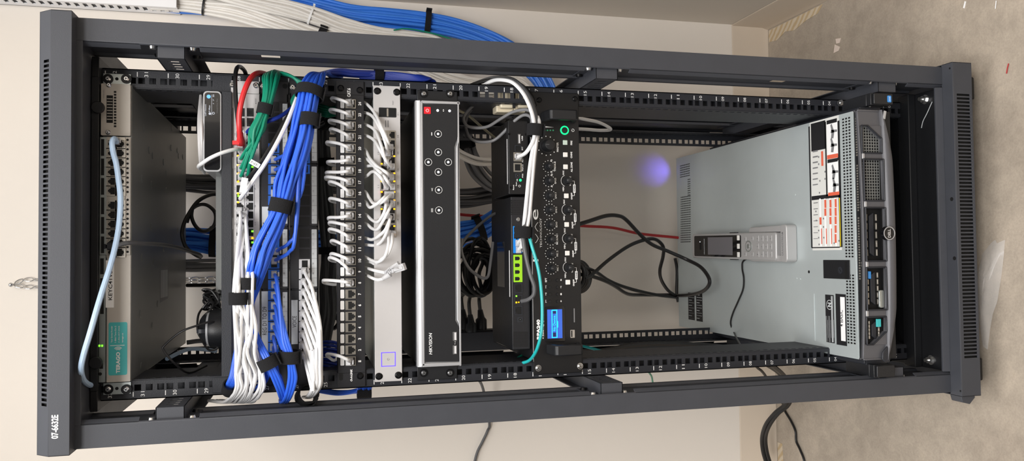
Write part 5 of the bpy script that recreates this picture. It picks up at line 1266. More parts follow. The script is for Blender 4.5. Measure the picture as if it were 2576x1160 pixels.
# ================================================================ big blue bundle over panels
ends = [(689, 402), (689, 428), (689, 454), (689, 486), (689, 512), (689, 545), (695, 632), (690, 655), (690, 606), (690, 575), (690, 376), (690, 352)]
for k in range(26):
    a = k * 2.39996; rr = 27 * math.sqrt((k + .5) / 26); dx, dy = rr * math.cos(a), rr * math.sin(a) * .58; wv = 3 * math.sin(k * 2.1)
    sp = 1.0
    Yb = -52 + dy
    pts = [(860, 190 + dx * .3, 60), (838, 188 + dx * .4, 40 + dy * .3), (818 + dx * .2, 186, 14 + dy * .3), (800 + dx * .7, 190 - abs(dx) * .2, -10 + dy * .5), (788 + dx, 206, -34 + dy), (779 + dx * .95, 232, Yb), (773 + dx * .95, 262, Yb - 6), (765 + dx * 1.0, 300, Yb - 8), (757 + dx * 1.1 + wv, 345, Yb - 10)]
    if k < len(ends) and k % 1 == 0 and k < 8:
        ex, ey = ends[k]; pts = pts[:-1] + [(750 + dx, ey - 70, Yb - 10), (728, ey - 22, -50), (704, ey - 6, -36), (ex + 2, ey, -20)]
        lb, gp = 'blue cable fanning out of the big blue bundle into a blue jack', 'blue cables from the big bundle into blue jacks'
    else:
        pts += [(742 + dx * 1.15 + wv * 1.5, 400, Yb - 12), (722 + dx * 1.05 - wv, 460, Yb - 14), (708 + dx * .75, 520, Yb - 16), (686 + dx * .95 + wv, 575, Yb - 16), (664 + dx * 1.0 + wv * 1.5, 625, Yb - 12), (648 + dx * .9, 675, Yb - 6), (638 + dx * .6, 720, -40), (624 + dx * .4, 770, -24 + dy * .3), (612 + dx * .4, 840, -20), (600 + dx * .4, 900, -22), (590 + dx * .35, 945, -26), (578 + dx * .3, 972, -18), (572, 988, 4)]
        lb, gp = 'blue cable in the big bundle slanting across both labelled patch panels', 'blue cables of the big slanting bundle'
    o = thing('ethernet_cable', lb, 'cable', P(*pts[-1]), gp)
    if k < 8: plug(o, P(pts[-1][0] - 2, pts[-1][1] + 1, -8), (0, -1, 0), (0, 0, -1), 15)
    mb = MB(); mb.sweep(cat([P(*q) for q in pts], 5), 2.75, 8); mb.build('cord', 'blue_cable', o)
band('cable_strap', 'wide black strap around the top of the big blue bundle', P(783, 222, -50), P(777, 246, -54), 20, 2, sq=.9)
band('cable_strap', 'small black strap around inner blue cables just below the wide strap', P(782, 286, -70), P(778, 318, -72), 13, 1.8, sq=.8)
band('cable_strap', 'black strap around the middle of the big blue bundle', P(712, 502, -68), P(704, 536, -68), 16, 2, sq=1.05)
band('cable_strap', 'black strap around blue cables beside the left ear of the 48-port switch', P(581, 968, -24), P(577, 984, -12), 10, 2)
# blue leads from lower jacks down-left
low_j = [(691, 690), (691, 716), (690, 742), (690, 768), (689, 794), (689, 820), (688, 845), (688, 872), (689, 898)]
for k, (ex, ey) in enumerate(low_j):
    dx = ((k % 3) - 1) * 5.6; zq = (k // 3) * 5.5 - 5; first = k < 6
    pts = [(ex, ey, -20), (ex + 4, ey + 12, -32), (704 + dx * .6, ey + 50, -44), (716 + dx, max(ey + 80, 850), -52 + zq), (729 + dx, 893, -54 + zq), (733 + dx, 920, -52 + zq), (736 + dx * 1.4, 950, -48 + zq), (731 + dx * 1.3, 978, -40 + zq), (722 + dx, 1004, -24 + zq), (712 + dx, 1012, 0), (705, 1006, 30)]
    if k >= 6: pts = [(ex, ey, -20), (ex + 1, ey + 10, -30), (ex + 6, ey + 40, -34), (700 + dx, max(ey + 50, 945), -36), (708 + dx, 985, -34), (716, 1010, -14), (718, 1012, 10)]
    o = thing('ethernet_cable', 'blue cable hanging from the lower blue jacks toward the left post', 'cable', P(*pts[0]), 'blue cables from the lower blue jacks')
    plug(o, P(ex - 1, ey, -8), (0, -1, 0), (0, 0, -1), 15)
    mb = MB(); mb.sweep(cat([P(*q) for q in pts], 5), 2.75, 8); mb.build('cord', 'blue_cable', o)
for k in range(6):
    dx = ((k % 3) - 1) * 6; zq = (k // 3) * 6 - 3
    o = cable('ethernet_cable', 'blue cable crossing from behind the white bunch through the slanted strap', [(640 + dx * .3, 830, -30), (652 + dx, 865, -44 + zq), (668 + dx, 895, -54 + zq), (680 + dx, 920, -56 + zq), (694 + dx * 1.3, 950, -50 + zq), (706 + dx * 1.2, 980, -38 + zq), (714 + dx, 1005, -18), (716, 1010, 12)], 2.75, 'blue_cable', group='blue cables through the slanted strap')
for k in range(4):
    dx = (k - 1.5) * 3.4
    cable('ethernet_cable', 'dark blue cable running back to the lower left behind the slanted strap', [(676 + dx, 905, -40), (676 + dx, 930, -40), (666 + dx, 955, -30), (652 + dx, 975, -10), (640 + dx, 985, 20), (628, 990, 50)], 2.7, 'blue_cable', group='dark blue cables behind the slanted strap')
band('cable_strap', 'black strap slanted over blue cables at the lower left of the REG panel', P(669, 899, -56), P(683, 926, -56), 14, 2, sq=.8)
band('cable_strap', 'black upright strap around blue cables left of the VOICE panel', P(731, 882, -54), P(731, 913, -52), 14, 2, sq=.8)
# white leads of the VOICE panel
vj = [(765, 681), (764, 708), (764, 734), (763, 762), (763, 788), (763, 815), (762, 841), (762, 867), (762, 893)]
for k, (ex, ey) in enumerate(vj):
    t = k / 8.; zz = -((k * 5) % 3) * 5.5 + 4; pts = [(ex, ey, -20), (ex + 6, ey + 14, -32), (775 + (1 - t) * 10, ey + 45, -46 - (1 - t) * 14), (788 + (1 - t) * 16, max(ey + 90, 810), -50 - (1 - t) * 16), (784 + (1 - t) * 24, 880, -50 - (1 - t) * 14 + zz), (784 + (1 - t) * 24, 930, -48 + zz), (786 + (1 - t) * 22, 965, -42 + zz), (782 + (1 - t) * 16, 985, -28 + zz), (772 + (1 - t) * 12, 998, -6), (762, 1000, 24)]
    o = thing('ethernet_cable', 'white cable plugged into a white jack of the VOICE panel', 'cable', P(*pts[0]), 'white cables of the VOICE panel')
    plug(o, P(ex - 1, ey, -8), (0, -1, 0), (0, 0, -1), 15)
    mb = MB(); mb.sweep(cat([P(*q) for q in pts], 5), 2.75, 8); mb.build('cord', 'white_cable', o)
band('cable_strap', 'black strap around the white VOICE cables near the left post', P(778, 990, -20), P(766, 1000, 10), 14, 2)
# blue coils by the right post
for k in range(9):
    t = k / 8.; cable('ethernet_cable', 'dark blue spare cable looped between the right rail and post', [(905, 186 + k * 1.5, 40), (950, 184 + k * 3, 30), (990, 184 + t * 16, 20), (1040 + t * 20, 190 + t * 12, 10), (1078 + t * 20 - 15, 192 + t * 6, 14), (1094 - t * 24, 206, 26), (1060, 212 - t * 4, 36), (1000, 206, 46), (960, 200, 56)], 2.4, 'navy_cable', group='dark blue loops beside the right rail')
for k in range(12):
    rr = 8 * math.sqrt((k + .5) / 12); a = k * 2.4
    cable('ethernet_cable', 'dark blue cable running down the right post above the CAT.6 ear', [(800, 186, 20 + rr * math.sin(a)), (850, 182 + rr * math.cos(a), 40 + rr * math.sin(a)), (900, 186 + rr * math.cos(a), 40 + rr * math.sin(a)), (950, 188 + rr * math.cos(a), 40 + rr * math.sin(a)), (990, 194 + rr * math.cos(a), 40)], 2.6, 'navy_cable', group='dark blue cables down the right post')
band('cable_strap', 'black strap on the dark blue cables beside the right rail', P(942, 189, 36), P(964, 190, 36), 15, 2)
cable('ethernet_cable', 'white cable slipping behind the CAT.6 ear at the right rail', [(820, 206, 20), (860, 200, 12), (900, 202, 8), (940, 206, 14), (960, 210, 30)], 2.4, 'white_cable')
for k in range(8):
    cable('ethernet_cable', 'dark blue cable behind the left end of the CAT.6 panel', [(800, 862 + k * 8, 60), (830, 860 + k * 9, 50), (860, 866 + k * 9, 56)], 2.6, 'navy_cable', group='dark blue cables at the left end of the CAT.6 panel')
for k in range(8):
    cable('ethernet_cable', 'blue cable tail sticking out past the left rail below the CAT.6 panel', [(800 + k, 985 - k, 36), (850, 992 - k, 44), (895 + k * 4, 985 - (k % 3) * 3, 30), (902 + k * 4.5, 972, 16)], 2.5, 'blue_cable', group='blue tails past the left rail')
band('cable_strap', 'black strap on blue tails past the left rail', P(898, 988, 30), P(934, 986, 30), 8, 2)
# ================================================================ trunks behind the rack and in the gaps
bundle('trunk_cable', 'dark grey trunk cable behind the gap above the CAT.6 panel', [(700, 330, 150), (800, 320, 120), (830, 300, 110), (846, 292, 100), (880, 320, 120)], 6, 12, 3.2, 'dark_grey_cable', 'dark grey trunk cables in the gap', seed=3)
bundle('trunk_cable', 'dark grey trunk cable crossing the gap left of jack 17', [(808, 330, 90), (812, 400, 90), (816, 470, 90), (824, 560, 92), (828, 640, 92), (826, 720, 90), (828, 790, 90), (812, 870, 100)], 10, 12, 3.4, 'dark_grey_cable', 'dark grey cables along the gap above the CAT.6 panel', seed=4)
band('cable_strap', 'black strap halfway along the grey cables in the gap, above jacks 19 and 18', P(815, 400, 90), P(817, 420, 90), 14, 2, sq=1.2)
band('cable_strap', 'broad black strap lower on the grey gap cables, facing the loop of jack 11', P(828, 622, 92), P(828, 640, 92), 16, 2, sq=1.2)
band('cable_strap', 'black strap where grey cables meet green ones in the gap over jack 22', P(830, 290, 110), P(840, 306, 112), 14, 2, sq=1.2)
cable('power_cable', 'black cord coiled behind jack 5 above the CAT.6 panel', [(820, 748, 140), (840, 766, 140), (856, 776, 140), (870, 800, 140), (846, 800, 140), (828, 800, 140), (824, 815, 140), (840, 826, 140), (852, 812, 140), (846, 796, 140), (834, 790, 140), (822, 800, 140)], 4, 'black_cable')
# vertical trunks behind everything
bundle('trunk_cable', 'dark grey trunk cable in the bundle down the wall behind the controller', [(300, 450, 560), (420, 455, 560), (480, 460, 560), (560, 463, 560), (700, 465, 560), (900, 470, 560), (1050, 490, 560), (1160, 500, 560), (1240, 492, 560), (1330, 480, 560)], 12, 22, 4, 'dark_grey_cable', 'dark grey trunk bundle behind the rack', seed=5, sq=.6)
bundle('trunk_cable', 'blue trunk cable in the bundle behind the shelf', [(300, 605, 560), (420, 605, 560), (480, 605, 560), (560, 612, 560), (700, 610, 560), (900, 605, 560), (1080, 606, 560), (1160, 590, 550), (1210, 575, 545), (1260, 545, 545), (1320, 500, 550)], 16, 27, 4, 'trunk_blue', 'blue trunk bundle behind the rack', seed=6, sq=.6)
band('cable_strap', 'wide black strap on the blue trunk behind the shelf', P(528, 609, 555), P(545, 610, 555), 30, 3, sq=.7)
band('cable_strap', 'black strap on the blue trunk behind the amplifier gap', P(1198, 578, 545), P(1214, 572, 545), 30, 3, sq=.7)
bundle('trunk_cable', 'light grey trunk cable left of the blue trunk behind the shelf', [(300, 668, 560), (420, 668, 560), (480, 668, 560), (560, 668, 560), (800, 668, 560)], 8, 14, 4, 'grey_cable', 'light grey trunk bundle behind the shelf', seed=8, sq=.6)
bundle('trunk_cable', 'grey trunk cable sweeping down behind the recorder right end', [(1000, 300, 520), (1100, 310, 520), (1165, 340, 520), (1180, 390, 520), (1200, 430, 520), (1230, 460, 520), (1260, 475, 520)], 9, 20, 4.2, 'grey_cable', 'grey trunk cables behind the recorder', seed=9, sq=.6)
bundle('trunk_cable', 'off-white cable bunching behind the recorder near the small gateway', [(1140, 372, 480), (1165, 388, 470), (1200, 402, 460), (1240, 404, 460), (1280, 396, 470)], 5, 10, 3.6, 'trunk_white', 'off-white cables behind the recorder', seed=10)
band('cable_strap', 'black strap where grey trunk cables meet behind the recorder', P(1160, 352, 500), P(1166, 376, 500), 24, 2, sq=.6)
# ================================================================ leads between recorder and amplifier
cable('phone_lead', 'flat grey lead curling in a wide loop above the small gateway', [(1250, 252, 70), (1215, 254, 60), (1188, 268, 50), (1168, 292, 44), (1168, 308, 40), (1178, 318, 36), (1200, 322, 34), (1228, 318, 30), (1258, 300, 24), (1290, 282, 10), (1320, 276, -8), (1336, 280, -24)], 2.7, 'grey_cable')
cable('phone_lead', 'second grey lead looping lower behind the small gateway', [(1222, 262, 90), (1190, 272, 80), (1174, 296, 70), (1172, 322, 60), (1182, 346, 50), (1204, 357, 44), (1240, 354, 40), (1268, 332, 26), (1290, 308, 10), (1316, 290, -8), (1334, 294, -24), (1340, 312, -34)], 2.7, 'grey_cable')
cable('phone_lead', 'thin cream cable stretched from the recorder to behind the small gateway', [(1155, 278, 60), (1180, 292, 90), (1210, 318, 130), (1246, 348, 170)], 2.4, 'cream_cable')
cable('phone_lead', 'cream cable stub right of the silver switch above the recorder', [(1008, 256, 60), (1022, 257, 60), (1046, 256, 50)], 2, 'cream_cable')
cable('phone_lead', 'grey lead hanging in a U over the coiled black cords', [(1160, 640, 60), (1160, 620, 60), (1180, 590, 80), (1240, 540, 120), (1300, 520, 150)], 2.6, 'grey_cable')
cable('phone_lead', 'grey lead dipping in a narrow U between recorder and gateway', [(1162, 600, 40), (1160, 625, 40), (1166, 650, 44), (1180, 675, 50), (1200, 692, 60), (1216, 700, 66), (1228, 694, 72), (1234, 660, 84), (1240, 610, 100)], 2.8, 'grey_cable')
cable('ethernet_cable', 'long red cable running down the wall behind the amplifier to the server', [(1100, 530, 590), (1160, 540, 585), (1240, 546, 580), (1350, 556, 600), (1460, 568, 610), (1540, 573, 612), (1610, 588, 618), (1706, 598, 622)], 3.6, 'brick_red_cable')
cable('ethernet_cable', 'white cable arching from behind the right post into the small gateway', [(1190, 222, 40), (1215, 215, 20), (1240, 203, 0), (1264, 201, -20), (1290, 208, -34), (1314, 232, -44), (1330, 262, -50), (1340, 292, -54), (1344, 320, -54), (1344, 345, -52), (1336, 365, -46), (1322, 385, -36), (1304, 395, -10)], 3.3, 'white_cable')
cable('ethernet_cable', 'pale cable in the strapped trio falling across the gateways, left-hand strand', [(1352, 294, -40), (1356, 310, -46), (1352, 345, -46), (1340, 380, -44), (1332, 430, -42), (1326, 490, -40), (1319, 560, -38), (1316, 600, -34), (1313, 622, -22)], 3.4, 'white_cable')
cable('ethernet_cable', 'pale grey cable in the strapped trio falling across the gateways, right-hand strand', [(1345, 315, -50), (1350, 345, -50), (1344, 400, -48), (1338, 470, -46), (1332, 540, -44), (1322, 590, -40), (1312, 605, -22)], 3.0, 'silver_paint')
cable('ethernet_cable', 'black cable running under the white trio and turning into the gateway port', [(1190, 212, 60), (1240, 196, 30), (1290, 200, 0), (1325, 232, -20), (1342, 270, -36), (1350, 310, -44), (1348, 380, -42), (1338, 470, -40), (1324, 550, -38), (1316, 590, -40), (1322, 640, -42), (1334, 690, -44), (1344, 720, -44), (1342, 742, -40), (1328, 754, -32), (1312, 758, -20)], 3.4, 'dark_grey_cable')
cable('ethernet_cable', 'black cable bending along the right rail behind the white arc', [(1170, 220, 60), (1215, 205, 40), (1270, 198, 20), (1310, 214, 0), (1335, 240, -12), (1346, 268, -14)], 3.6, 'black_cable')
for k in range(3): cable('ethernet_cable', 'grey cable curving behind the right rail at unit 18', [(1185 + k * 6, 224, 70), (1220, 208 + k * 4, 60), (1260, 203 + k * 5, 56), (1300, 212 + k * 5, 60), (1330, 230, 66)], 3.2, 'grey_cable', group='grey cables behind the right rail')
cable('ground_wire', 'teal green wire sweeping down the amplifier face to the left rail', [(1322, 560, -30), (1330, 590, -42), (1338, 620, -48), (1350, 660, -52), (1358, 700, -54), (1363, 750, -54), (1364, 800, -54), (1361, 840, -52), (1352, 875, -44), (1342, 895, -30), (1330, 908, -12), (1312, 914, 6), (1298, 918, 20)], 2.7, 'teal_cable')
cable('ground_wire', 'dark green wire from the left rail back behind the gateway', [(1328, 912, 2), (1310, 912, 20), (1294, 916, 30), (1302, 902, 60), (1318, 892, 80), (1330, 888, 100)], 2.2, 'green_cable')
for k in range(2): cable('ground_wire', 'thin dark teal wire slanting behind the left rail under the amplifier', [(1466, 870 + k * 2, 250), (1500, 878 + k * 3, 220), (1540, 892 + k * 3, 160), (1566, 903 + k * 2, 110)], 1.8, 'teal_cable', group='thin dark teal wires under the amplifier')
cable('ground_wire', 'thin green wire hanging outside the left rail near unit 12', [(1600, 925, 60), (1625, 932, 90), (1638, 945, 120), (1642, 962, 150)], 1.8, 'green_cable')
band('cable_strap', 'black strap gathering the leads beside the amplifier handle', P(1347, 313, -50), P(1345, 343, -50), 12, 1.8, sq=.9)
band('cable_strap', 'grey-black strap gathering leads over the blue sockets', P(1317, 570, -38), P(1315, 600, -38), 13, 1.8, sq=.9)
o = thing('ethernet_plug', 'clear plug of the white arching cable in the first port of the small gateway', 'plug', P(1302, 395, 4)); plug(o, P(1302, 395, 2), (0, -1, 0), (0, 0, 1), 16)
o = thing('ethernet_cable', 'white lead end plugged into the third blue phone socket', 'cable', P(1303, 611, 4)); mb = MB(); mb.sweep(cat([P(1303, 612, 0), P(1308, 606, -14), P(1314, 598, -26)], 5), 3, 8); mb.build('cord', 'white_cable', o); plug(o, P(1302, 612, 3), (0, -1, 0), (0, 0, -1), 9)
o = thing('ethernet_cable', 'white lead end plugged into the fourth blue phone socket', 'cable', P(1303, 628, 4)); mb = MB(); mb.sweep(cat([P(1304, 629, 0), P(1310, 622, -14), P(1314, 606, -28)], 5), 3, 8); mb.build('cord', 'white_cable', o); plug(o, P(1303, 629, 3), (0, -1, 0), (0, 0, -1), 9)
# white lead from amplifier back to rear rail
cable('ethernet_cable', 'white lead trailing from the back of the amplifier to the rear right rail', [(1440, 288, 250), (1462, 298, 260), (1500, 306, 300), (1524, 316, 330), (1536, 326, 350), (1510, 328, 360), (1470, 325, 370), (1440, 324, 380)], 3.6, 'white_cable')
# surface boxes strapped behind right rail
for k, (a, b_) in enumerate(((1252, 1290), (1296, 1330))):
    x0, x1, z0, z1 = R4(a, b_, 234, 276, 30); o = thing('surface_jack_box', ('upper' if k == 0 else 'lower') + ' cream phone jack box tied behind the right rail above the amplifier', 'jack box', ((x0 + x1) / 2, 40, z0), 'cream jack boxes')
    mb = MB(); mb.box(x0 - 4, x1 + 2, 32, 62, z0 - 2, z1 + 2); mb.build('base', 'beige_plastic', o, bevel=2); mb = MB(); mb.box(x0 + 1, x1, 18, 32, z0 + 2, z1 - 2); mb.build('cover', 'beige_plastic', o, bevel=3, bseg=3)
mb = MB(); mb.bpx(1290, 1296.5, 222, 272, 10, 3); o = mb.build('zip_tie', 'black_plastic'); tag(o, 'black tie strap holding the two cream jack boxes to the right rail', 'cable tie')
# power strip and plugs
PS = 400
x0, x1, z0, z1 = R4(1030, 1330, 836, 884, PS); pst = thing('power_strip', 'long black power strip mounted upright behind the left of the recorder', 'power strip', ((x0 + x1) / 2, PS + 25, z0))
mb = MB(); mb.box(x0, x1, PS, PS + 48, z0, z1); mb.build('body', 'rail_paint', pst, bevel=2); mb = MB(); mb.box(x1, x1 + 3, PS + 6, PS + 42, z0 + 5, z1 - 5); mb.build('socket_face', 'inner_black', pst)
for k, (px, ln) in enumerate(((1167, 26), (1182, 16), (1211, 26), (1250, 24))):
    o = thing('power_plug', '%s black power plug from the top of the upright strip' % ('first', 'second', 'third', 'fourth')[k], 'plug', P(px, 826, PS + 10), 'black power plugs in the strip')
    x, _, z = P(px, 834, PS + 22); yy = PS + (8 if k % 2 else 24)
    mb = MB(); mb.sweep([(x, yy, z), (x + ln, yy, z), (x + ln + 5, yy, z), (x + ln + 22, yy, z + 2)], [13, 12.5, 8, 5.5], 12); mb.build('plug_body', 'black_plastic', o, smooth=50)
    q = [(x + ln + 20, yy, z + 2), (x + ln + 50, yy - 10, z + 6)] + [P(a, b_, yy - 40 - k * 8) for a, b_ in ((px + 8 - k * 4, 730), (px + 14 - k * 10, 690), (1190 + k * 12, 655), (1168 + k * 8, 640))]
    mb = MB(); mb.sweep(cat(q, 6), 4.2, 8); mb.build('cord', 'black_cable', o)
for k in range(9):
    c = P(1205 - (k % 3) * 6, 690 - (k % 4) * 6, 330 + k * 5); rx, rz = 55 + (k % 4) * 9, 26 + (k % 3) * 9; q = []
    for j in range(14): a = 2 * math.pi * j / 14; q.append((c[0] + rx * .75 * math.cos(a), c[1] + 8 * math.sin(2 * a + k), c[2] + rz * math.sin(a) + (k - 4) * 3))
    mb = MB(); mb.sweep(cat(q + q[:1], 4)[:-1], 4.2, 8, closed=True); tag(mb.build('power_cable', 'black_cable'), 'black power cord coiled up behind the gap between recorder and gateway', 'cord', 'coiled black cords behind the recorder')
# cords below the amplifier
cable('power_cable', 'black cord arching out below the amplifier down to the server lid', [(1380, 590, 300), (1430, 573, 300), (1480, 557, 310), (1525, 543, 330), (1555, 543, 350), (1575, 553, 370), (1610, 590, 400), (1640, 615, 420), (1680, 632, 440), (1725, 652, 440), (1760, 670, 400), (1780, 693, 360), (1785, 712, 350), (1775, 728, 390), (1755, 738, 460), (1727, 743, 560), (1700, 744, 625)], 4.4, 'black_cable')
cable('power_cable', 'black cord rising in an S from the coil below the amplifier', [(1470, 700, 300), (1490, 690, 320), (1530, 655, 350), (1580, 620, 380), (1620, 604, 410), (1648, 602, 430), (1668, 620, 450), (1668, 645, 470), (1660, 680, 500), (1664, 705, 530), (1680, 730, 580), (1700, 744, 622)], 4.2, 'black_cable')
cable('power_cable', 'black cord sagging from the coil to the back of the server, upper strand', [(1440, 668, 300), (1475, 675, 320), (1500, 685, 350), (1530, 705, 400), (1570, 722, 450), (1640, 740, 540), (1700, 748, 622)], 4.2, 'black_cable')
cable('power_cable', 'black cord sagging from the coil to the back of the server, lower strand', [(1440, 690, 300), (1480, 693, 320), (1520, 706, 350), (1550, 722, 400), (1580, 740, 450), (1620, 742, 540), (1690, 742, 622)], 4.2, 'black_cable')
for k in range(5):
    q = []; c = P(1452, 696, 300 + k * 10); rx, rz = 26 + k * 2, 15 + k * 4
    for j in range(14): a = 2 * math.pi * j / 14; q.append((c[0] + rx * math.cos(a), c[1] + 4 * math.sin(a * 2 + k), c[2] + rz * math.sin(a)))
    mb = MB(); mb.sweep(cat(q + q[:1], 4)[:-1], 4.2, 8, closed=True); tag(mb.build('power_cable', 'black_cable'), 'black cord coiled just under the amplifier', 'cord', 'black coils under the amplifier')
for k in range(4):
    cable('power_cable', 'thick black cable running down inside the left side of the frame', [(1400 + k * 10, 880 + k * 4, 330), (1500, 885 + k * 5, 330), (1600, 868 + k * 9, 340), (1700, 866 + k * 9, 350), (1800, 872 + k * 7, 360), (1850, 880 + k * 4, 380), (1900, 900, 420)], 6, 'black_cable', group='thick black cables inside the left side')
cable('power_cable', 'thin black cord hooked over the back left corner of the server', [(1698, 650, 630), (1703, 680, 634), (1702, 735, 634), (1706, 760, 630)], 4, 'black_cable')
# ================================================================ trunks right of the rack
TB = 560
bundle('trunk_cable', 'white cable in the thick bundle coming out of the wall duct', [(380, 6, 618, .72), (450, 9, 618, .72), (515, 16, 616, .78), (600, 30, 610, .95), (700, 62, 600), (800, 95, 590, .9), (880, 110, 580), (960, 130, 570), (1040, 160, 560), (1120, 195, 550), (1180, 215, 545), (1240, 222, 545), (1300, 215, 545), (1330, 240, 545)], 26, 21, 4.2, 'trunk_white', 'white trunk cables right of the rack', seed=11, sq=.7, twist=.9)
bundle('trunk_cable', 'grey-white cable in the upper bundle crossing above the white trunk', [(480, -40, 590), (580, -14, 588), (660, 4, 586), (740, 24, 584), (800, 44, 582), (870, 68, 580), (950, 86, 578), (1040, 100, 574), (1090, 112, 570), (1160, 150, 566)], 20, 19, 4.2, 'trunk_white', 'grey-white trunk cables right of the rack', seed=12, sq=.5, twist=.5)
bundle('trunk_cable', 'bright blue cable in the thick trunk arching behind the right post', [(560, -46, 626), (650, -22, 624), (730, 2, 622), (800, 20, 620), (880, 36, 616), (960, 44, 612), (1070, 58, 606), (1150, 74, 600), (1230, 100, 590), (1290, 135, 580), (1340, 175, 572), (1372, 220, 566), (1390, 270, 566), (1400, 330, 566), (1400, 420, 566)], 30, 24, 4.1, 'trunk_blue', 'bright blue trunk cables right of the rack', seed=13, sq=.7, twist=.5, jitter=.25)
cable('trunk_cable', 'single blue cable below the white trunk at the duct mouth', [(400, 25, 640), (450, 30, 640), (490, 32, 638), (530, 35, 634), (580, 38, 630)], 4.2, 'trunk_blue')
band('cable_strap', 'black strap around the bright blue trunk right of the rack', P(1069, 57, 606), P(1083, 59, 605), 27, 3, sq=.78)
band('cable_strap', 'thin black tie around the white trunk below the duct', P(511, 15, 616), P(516, 16, 616), 20, 2, sq=.8, m_='black_plastic')
band('zip_tie', 'pale tie around the grey-white bundle above the strap', P(780, 37, 584), P(785, 39, 584), 21, 2, sq=.62, m_='label_white', cat_='cable tie')
band('cable_strap', 'black strap on the white trunk at the edge of the right post', P(800, 92, 588), P(818, 98, 586), 22, 2.5, sq=.8)
cable('ground_wire', 'thin green wire under the bright blue trunk', [(990, 76, 560), (1020, 72, 555), (1060, 78, 552), (1110, 90, 552), (1160, 108, 552)], 1.8, 'green_cable')
# wall duct
d0 = P(450, 38, WALLY); xl = d0[0]; zb = P(448, 20, WALLY - 40)[2]
du = thing('cable_duct', 'white slotted cable duct fixed up the wall corner above the bundles', 'cable duct', (xl + 15, WALLY - 30, zb))
mb = MB(); Yf = WALLY - 62; xr = WALLX - 2; n_ = 30; hs = []
for k in range(n_): hs.append((WALLY - 46, WALLY - 20, zb + 13 + k * 17.5, zb + 22 + k * 17.5))
mb.plate(Yf + 2, WALLY - 1, zb, zb + 560, hs, lambda u, v, w: (w, u, v), xl, xl + 2); mb.box(xr - 2, xr, Yf + 2, WALLY - 1, zb, zb + 560); mb.box(xl, xr, WALLY - 3, WALLY - 1, zb, zb + 560)
mb.build('channel', 'duct_white', du)
mb = MB(); mb.box(xl - 2, xr + 1, Yf, Yf + 2.5, zb, zb + 560); mb.build('cover', 'duct_white', du, bevel=.8)
mb = MB(); mb.box(xl + 3, xr - 3, Yf + 4, WALLY - 4, zb + 8, zb + 555); mb.build('cable_fill', 'dark_grey_cable', du)
# chain on the wall
def chain(label, ctr, cat_='chain'):
    o = thing('wall_chain', label, cat_, P(ctr[0][0], ctr[0][1], WALLY - 8)); mb = MB()
    for i in range(len(ctr) - 1):
        a, b_ = Vector(P(ctr[i][0], ctr[i][1], WALLY - 7)), Vector(P(ctr[i + 1][0], ctr[i + 1][1], WALLY - 7)); n = max(1, int(round((b_ - a).length / 17)))
        for k in range(n):
            c = a.lerp(b_, (k + .5) / n); d = (b_ - a).normalized(); u = Vector((0, 1, 0)) if k % 2 else d.cross(Vector((0, 1, 0))); u = (u * .8 + (d.cross(Vector((0, 1, 0))) if k % 2 else Vector((0, 1, 0))) * .45).normalized()
            q = [c + d * (9.5 * math.cos(t)) + u * (4.6 * math.sin(t)) for t in [2 * math.pi * j / 12 for j in range(12)]]; mb.sweep(q, 1.1, 6, closed=True)
    mb.build('links', 'steel', o); return o
ch = chain('thin steel chain hanging from a wall hook above the rack cap', [(36, 714), (60, 703), (110, 704), (480, 702), (540, 700), (700, 700)])
c2 = chain('second fall of the thin steel chain, left of the first', [(36, 716), (60, 722), (110, 722), (480, 708), (540, 712), (700, 712)])
mb = MB(); a = P(34, 716, WALLY); mb.cyl((a[0], WALLY, a[2]), (a[0], WALLY - 16, a[2]), 2.4); mb.sphere((a[0], WALLY - 16, a[2]), 5); mb.build('hook', 'steel', ch)
o = cable('rope_strap', 'black webbing tied across behind the shelf near the chain', [(470, 718, 500), (520, 718, 480), (560, 716, 470)], 4, 'black_cable')
cable('usb_cable', 'grey USB plug and cable hanging behind the mouse', [(470, 862, 420), (500, 858, 420), (530, 858, 410), (556, 860, 400)], 4.5, 'dark_grey_cable')
# ================================================================ left side cables and floor litter
cable('power_cable', 'thin dark cord hanging on the wall left of the rack', [(1200, 950, 500), (1215, 978, 560), (1231, 1062, 640), (1226, 1085, 645), (1212, 1115, 646), (1200, 1140, 646), (1190, 1180, 648)], 3.4, 'dark_grey_cable')
ZF = FLOOR + 6
cable('power_cable', 'thick black cable curling out of the rack over the baseboard at the left', [(1905, 905, 200), (1935, 920, 260), (1962, 940, 330), (1985, 975, 380), (1978, 1015, 420), (1950, 1040, 460), (1928, 1068, 500), (1918, 1100, 540), (1920, 1135, 560), (1930, 1170, 570)], 6, 'black_cable')
cable('power_cable', 'second thick black cable beside the first over the left baseboard', [(1920, 905, 200), (1950, 925, 260), (1976, 950, 330), (1992, 985, 380), (1984, 1018, 420), (1958, 1040, 450), (1936, 1070, 490), (1926, 1100, 530), (1929, 1135, 550), (1939, 1170, 560)], 5, 'black_cable')
q = [P(1888, 905, 230), P(1905, 925, 270), P(1925, 945, 320)] + [P(a, b_, Z=FLOOR + 4) for a, b_ in ((1970, 1018), (1975, 1035), (1990, 1060), (2001, 1085), (2003, 1110), (2012, 1130), (2022, 1155), (2026, 1180))]
cable('power_cable', 'thin black cord trailing over the floor left of the rack', q, 3, 'black_cable', mm=True)
